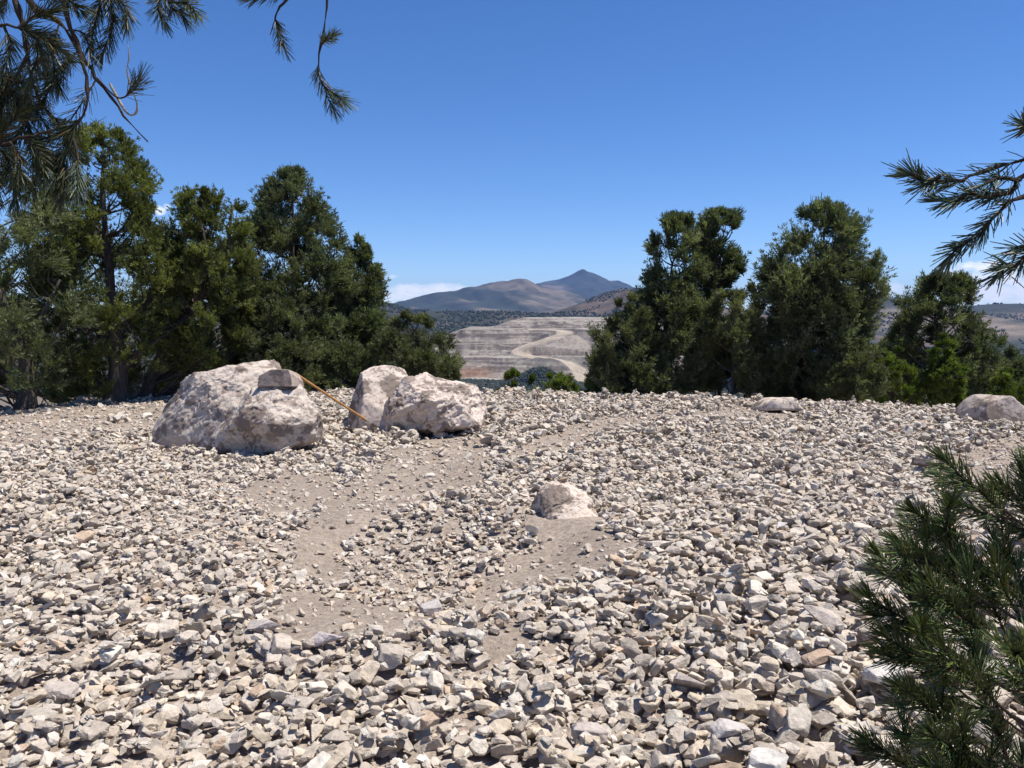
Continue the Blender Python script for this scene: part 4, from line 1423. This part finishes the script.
def clear_of_boulders(x, y):
    ok = np.ones(x.shape, bool)
    for (c, a, b) in BL:
        ok &= ((x - c[0]) / a) ** 2 + ((y - c[1]) / b) ** 2 > 0.85
    return ok


def local_scale(x, y):
    px, py = project(x, y, 0)
    s = 0.94 + 0.28 * smooth(560, 900, px) * smooth(450, 620, py) - 0.10 * smooth(400, 100, px) * smooth(440, 600, py)
    small = np.exp(-((px - 260) / 110) ** 2 - ((py - 500) / 60) ** 2) + .8 * np.exp(-((px - 420) / 100) ** 2 - ((py - 560) / 60) ** 2)
    s = s - 0.36 * small + 0.1 * fbm2(x, y, 0.8, 2, 70)
    return np.clip(s + 0.2 * smooth(7, 12, y), .5, 1.5)


stones = []   # x, y, z, size, variant, rotation 3x3, thickness


def rot_from(yaw, tx, ty):
    cy, sy = math.cos(yaw), math.sin(yaw)
    cx, sx = math.cos(tx), math.sin(tx)
    cz, sz = math.cos(ty), math.sin(ty)
    Rz = np.array([[cy, -sy, 0], [sy, cy, 0], [0, 0, 1]])
    Rx = np.array([[1, 0, 0], [0, cx, -sx], [0, sx, cx]])
    Ry = np.array([[cz, 0, sz], [0, 1, 0], [-sz, 0, cz]])
    return Rz @ Rx @ Ry


def drop(x, y, size, tilt, var=None, sink=0.32, yaw=None):
    v = int(rg.integers(NVAR)) if var is None else var
    yaw = rg.uniform(0, 2 * math.pi) if yaw is None else yaw
    t1, t2 = rg.normal(0, tilt, 2)
    Rm = rot_from(yaw, t1, t2)
    hlf = size * .5
    ext = np.abs(LOW[v][0] @ Rm.T).max(0) * size
    hh = ext[2]
    rad = (ext[0] + ext[1]) * .5
    i0, i1 = int((y - rad - hy0) / cell), int((y + rad - hy0) / cell) + 1
    j0, j1 = int((x - rad - hx0) / cell), int((x + rad - hx0) / cell) + 1
    if i0 < 0 or j0 < 0 or i1 > len(hy) or j1 > len(hx):
        return
    sub = hm[i0:i1, j0:j1]
    dy_ = (hy[i0:i1] - y)[:, None] / rad
    dx_ = (hx[j0:j1] - x)[None] / rad
    d2 = dx_ * dx_ + dy_ * dy_
    ins = d2 < .9
    if not ins.any():
        return
    g = sub[ins]
    base = g.mean() * .55 + g.max() * .45
    z = base + hh * (1 - 2 * sink)
    top = z + hh * .85 * np.sqrt(np.clip(1 - d2 * .8, 0, 1))
    np.maximum(sub, np.where(ins, top, -99), out=sub)
    stones.append((x, y, z, size, v, Rm))


# special stones the photograph shows clearly: pixel, long side in pixels, colour, label
SPECIAL = [
    (325, 623, 30, (.53, .46, .44), 'flat pale pinkish slab just below the lower patch of bare soil', 3),
    (215, 745, 30, (.48, .42, .37), 'blocky grey stone near the bottom edge left of centre', 5),
    (38, 690, 26, (.50, .44, .37), 'cream stone low at the left edge of the rubble', 7),
    (817, 650, 26, (.50, .37, .27), 'rusty tan flat stone among the grey ones left of the young pine', 2),
    (768, 757, 32, (.58, .54, .49), 'whitish block at the bottom edge left of the young pine', 9),
    (824, 612, 30, (.50, .43, .37), 'upright squarish stone left of the young pine', 11),
    (925, 457, 22, (.22, .18, .16), 'dark brown wedge shaped stone just left of the tip of the young pine', 4),
    (780, 515, 12, (.66, .64, .62), 'small bright white stone on the right of the rubble', 8),
    (730, 725, 32, (.52, .47, .43), 'broad pale slab near the bottom edge right of centre', 1),
    (432, 570, 22, (.44, .40, .38), 'grey stone inside the shallow ring of soil', 10),
    (262, 610, 30, (.44, .39, .36), 'brownish boulder sized stone left of the lower bare soil', 6),
    (885, 668, 32, (.58, .53, .47), 'pale flat stone half under the young pine', 12),
    (690, 660, 30, (.42, .36, .32), 'dull dark grey block right of centre in the near rubble', 13),
    (590, 700, 30, (.47, .41, .36), 'chunky grey stone at the bottom centre', 14),
    (60, 660, 28, (.46, .40, .35), 'grey block by the left edge of the near rubble', 15),
]

# layer 1: fine gravel over everything
gravel_from = 0
x, y = sample_xy(64000)
dm = dirt_mask(x, y)
ok = clear_of_boulders(x, y) & (rg.uniform(0, 1, len(x)) < np.where(dm, 0.8, 0.8)) & (y < rim_y(x, y) + 1.2)
for a, b in zip(x[ok], y[ok]):
    drop(a, b, float(np.clip(rg.lognormal(math.log(.027), .4), .012, .06)), .6, sink=.3)
n_gravel = len(stones)
# layer 2: the rubble stones
x, y = sample_xy(230000)
dm = dirt_mask(x, y)
px_, py_ = project(x, y, 0)
thin = 0.12 * np.exp(-((px_ - 260) / 120) ** 2 - ((py_ - 510) / 60) ** 2)
dmf = sum(dirt_mask(x + rg.normal(0, .16, len(x)), y + rg.normal(0, .22, len(x))).astype(float) for q in range(3)) / 3
p = np.where(dm, 0.03, 0.82 - thin) * (1 - 0.45 * dmf) + 0.038 * dmf
p = np.clip(p * (1 + 0.45 * smooth(7, 4.5, y) * (dmf < .3)), 0, 1)
ok = clear_of_boulders(x, y) & (rg.uniform(0, 1, len(x)) < p) & (y < rim_y(x, y) + 0.9)
x, y = x[ok], y[ok]
ls = local_scale(x, y)
for a, b, s in zip(x, y, ls):
    sz = float(np.clip(rg.lognormal(math.log(.053), .42), .024, .14)) * s
    drop(a, b, sz, .34)
# small chips that fill the gaps and fringe the bare soil
x, y = sample_xy(60000)
dm = dirt_mask(x, y)
ok = clear_of_boulders(x, y) & (rg.uniform(0, 1, len(x)) < np.where(dm, 0.14, 0.9)) & (y < rim_y(x, y) + 0.9)
for a, b in zip(x[ok], y[ok]):
    drop(a, b, float(np.clip(rg.lognormal(math.log(.045), .3), .025, .08)), .45)
# layer 3: a sparse scatter of larger ones lying on top
x, y = sample_xy(21000)
ok = clear_of_boulders(x, y) & ~dirt_mask(x, y) & (rg.uniform(0, 1, len(x)) < .8) & (y < rim_y(x, y) + .2)
x, y = x[ok], y[ok]
ls = local_scale(x, y)
for a, b, s in zip(x, y, ls):
    drop(a, b, float(np.clip(rg.lognormal(math.log(.083), .25), .055, .145)) * s, .28, sink=.38)
n_auto = len(stones)
for (px, py, wpx, c, lab, v) in SPECIAL:
    g = at_ground(px, py, 0.08)
    dist = math.hypot(g[1], CAM_Z)
    drop(g[0], g[1], wpx / F * dist * 1.12, .15, var=v, sink=.3, yaw=rg.uniform(-.4, .4))
n_all = len(stones)

SX = np.array([s[0] for s in stones])
SY = np.array([s[1] for s in stones])
SZ = np.array([s[2] for s in stones])
SS = np.array([s[3] for s in stones])
SV = np.array([s[4] for s in stones])
SR = np.array([s[5] for s in stones])
# natural stone colours: pale pinkish grey, white, tan, dull grey, rusty
pal = np.array([(.53, .457, .378), (.575, .51, .43), (.535, .453, .352), (.44, .38, .315), (.50, .378, .275), (.62, .567, .485)])
pn = ['pinkish grey', 'pale grey', 'tan', 'dull grey', 'rusty tan', 'whitish']
ci = rg.choice(6, n_all, p=[.34, .24, .16, .15, .03, .08])
SC = pal[ci] * rg.uniform(.86, 1.12, (n_all, 1))

px_, py_ = project(SX, SY, SZ)
dist = np.sqrt(SX ** 2 + SY ** 2 + (SZ - CAM_Z) ** 2)
app = SS / dist * F
# how much of a stone stands clear of what was later dropped over it
ti = np.clip(((SY - hy0) / cell).astype(int), 0, len(hy) - 1)
tj = np.clip(((SX - hx0) / cell).astype(int), 0, len(hx) - 1)
clear = (hm[ti, tj] - SZ) < SS * 0.42
frame = (px_ > -4) & (px_ < 1028) & (py_ < 772) & (py_ > 380) & ~((px_ > 905) & (py_ > 520))
score = np.where(frame & clear, app, 0)
score[:n_gravel] = 0
score[n_auto:] = 1e6
order = np.argsort(-score)
NIND = 290
ind = order[:NIND]
rest = np.ones(n_all, bool)
rest[ind] = False


def stone_batch(idx, name, label, lib):
    bt = Batch()
    for v, hi in [(v, hi) for v in range(NVAR) for hi in (0, 1)]:
        k = idx[(SV[idx] == v) & ((app[idx] > 13) == bool(hi))]
        if not len(k):
            continue
        LV, LT = (HIGH if hi else LOW)[v]
        V = np.einsum('nij,mj->nmi', SR[k], LV) * SS[k][:, None, None] + np.stack([SX[k], SY[k], SZ[k]], 1)[:, None, :]
        T = LT[None] + (np.arange(len(k)) * len(LV))[:, None, None]
        bt.add(V.reshape(-1, 3), None, T.reshape(-1, 3), np.repeat(SC[k], len(LV), 0))
    o = bt.build(name, M_STONE)
    return tag(o, label, 'stones', kind='stuff')


allidx = np.arange(n_all)
gr = allidx[(allidx < n_gravel)]
ru = allidx[(allidx >= n_gravel) & rest]
stone_batch(gr, 'gravel', 'fine gravel and chips strewn over the bare soil', LOW)
bt_lib = [HIGH[k] if False else LOW[k] for k in range(NVAR)]
stone_batch(ru, 'rubble', 'broken pale grey stones covering the whole clearing', bt_lib)

# the stones that show largest, each an object of its own
proto_me = []
for v in range(NVAR):
    V, T = HIGH[v]
    me = bpy.data.meshes.new('stone')
    me.from_pydata(V.tolist(), [], T.tolist())
    ca = me.color_attributes.new('tint', 'FLOAT_COLOR', 'POINT')
    ca.data.foreach_set('color', np.ones(len(V) * 4, np.float32))
    me.materials.append(M_STONE)
    proto_me.append(me)
zone_names = []
first = {}
for i in ind:
    v = int(SV[i])
    if v in first:
        o = first[v].copy()
    else:
        o = bpy.data.objects.new('stone', proto_me[v])
        first[v] = o
    o.name = 'stone'
    col.objects.link(o)
    Mx = Matrix([list(SR[i][r] * SS[i]) + [0.0] for r in range(3)] + [[0, 0, 0, 1]])
    Mx.translation = Vector((SX[i], SY[i], SZ[i]))
    o.matrix_world = Mx
    if i >= n_auto:
        sp = SPECIAL[i - n_auto]
        o.color = (*sp[3], 1)
        tag(o, sp[4], 'stone', 'loose stones of the rubble')
        continue
    c = SC[i]
    o.color = (*c, 1)
    th_ = THICK[v]
    form = 'flat slab shaped' if th_ < .42 else ('thick blocky' if th_ > .62 else 'angular')
    X_, Y_ = px_[i], py_[i]
    if Y_ < 560:
        place = 'in the rubble between the boulders and the bare soil' if X_ < 560 else 'in the rubble right of the half buried rock'
    elif X_ < 300:
        place = 'in the near rubble at the left'
    elif X_ < 620:
        place = 'in the near rubble below the lower bare soil'
    else:
        place = 'in the near rubble left of the young pine'
    tag(o, f'{form} {pn[ci[i]]} stone {place}', 'stone', 'loose stones of the rubble')
print('HIGH', [len(h[1]) for h in HIGH][:8], 'nhigh', int((app > 13).sum()))
print('STONES', n_gravel, n_auto, n_all, 'min apparent', score[ind].min())

# a few bleached sticks lying in the rubble
for (p0, p1, r_) in [((352, 722), (362, 738), .008), ((985, 548), (1003, 540), .006), ((700, 465), (716, 470), .007)]:
    a, b = at_ground(*p0, .1), at_ground(*p1, .1)

    def top(q):
        i = int((q[1] - hy0) / cell)
        j = int((q[0] - hx0) / cell)
        return float(hm[i, j])
    A = np.array([a[0], a[1], top(a) + r_ * .5])
    B = np.array([b[0], b[1], top(b) + r_ * .5])
    bt = Batch()
    bt.add(*tube(spline([A, (A + B) / 2 + np.array([.004, .006, .01]), B], 8), np.linspace(r_, r_ * .5, 8), 7))
    o = bt.build('dry_stick', M_DRY, None, True, loc=tuple(A))
    tag(o, {352: 'short bleached stick lying on the near stones below the lower soil patch', 985: 'thin bleached stick beside the young pine', 700: 'thin bleached stick on the stones right of the half buried rock'}[p0[0]], 'stick')
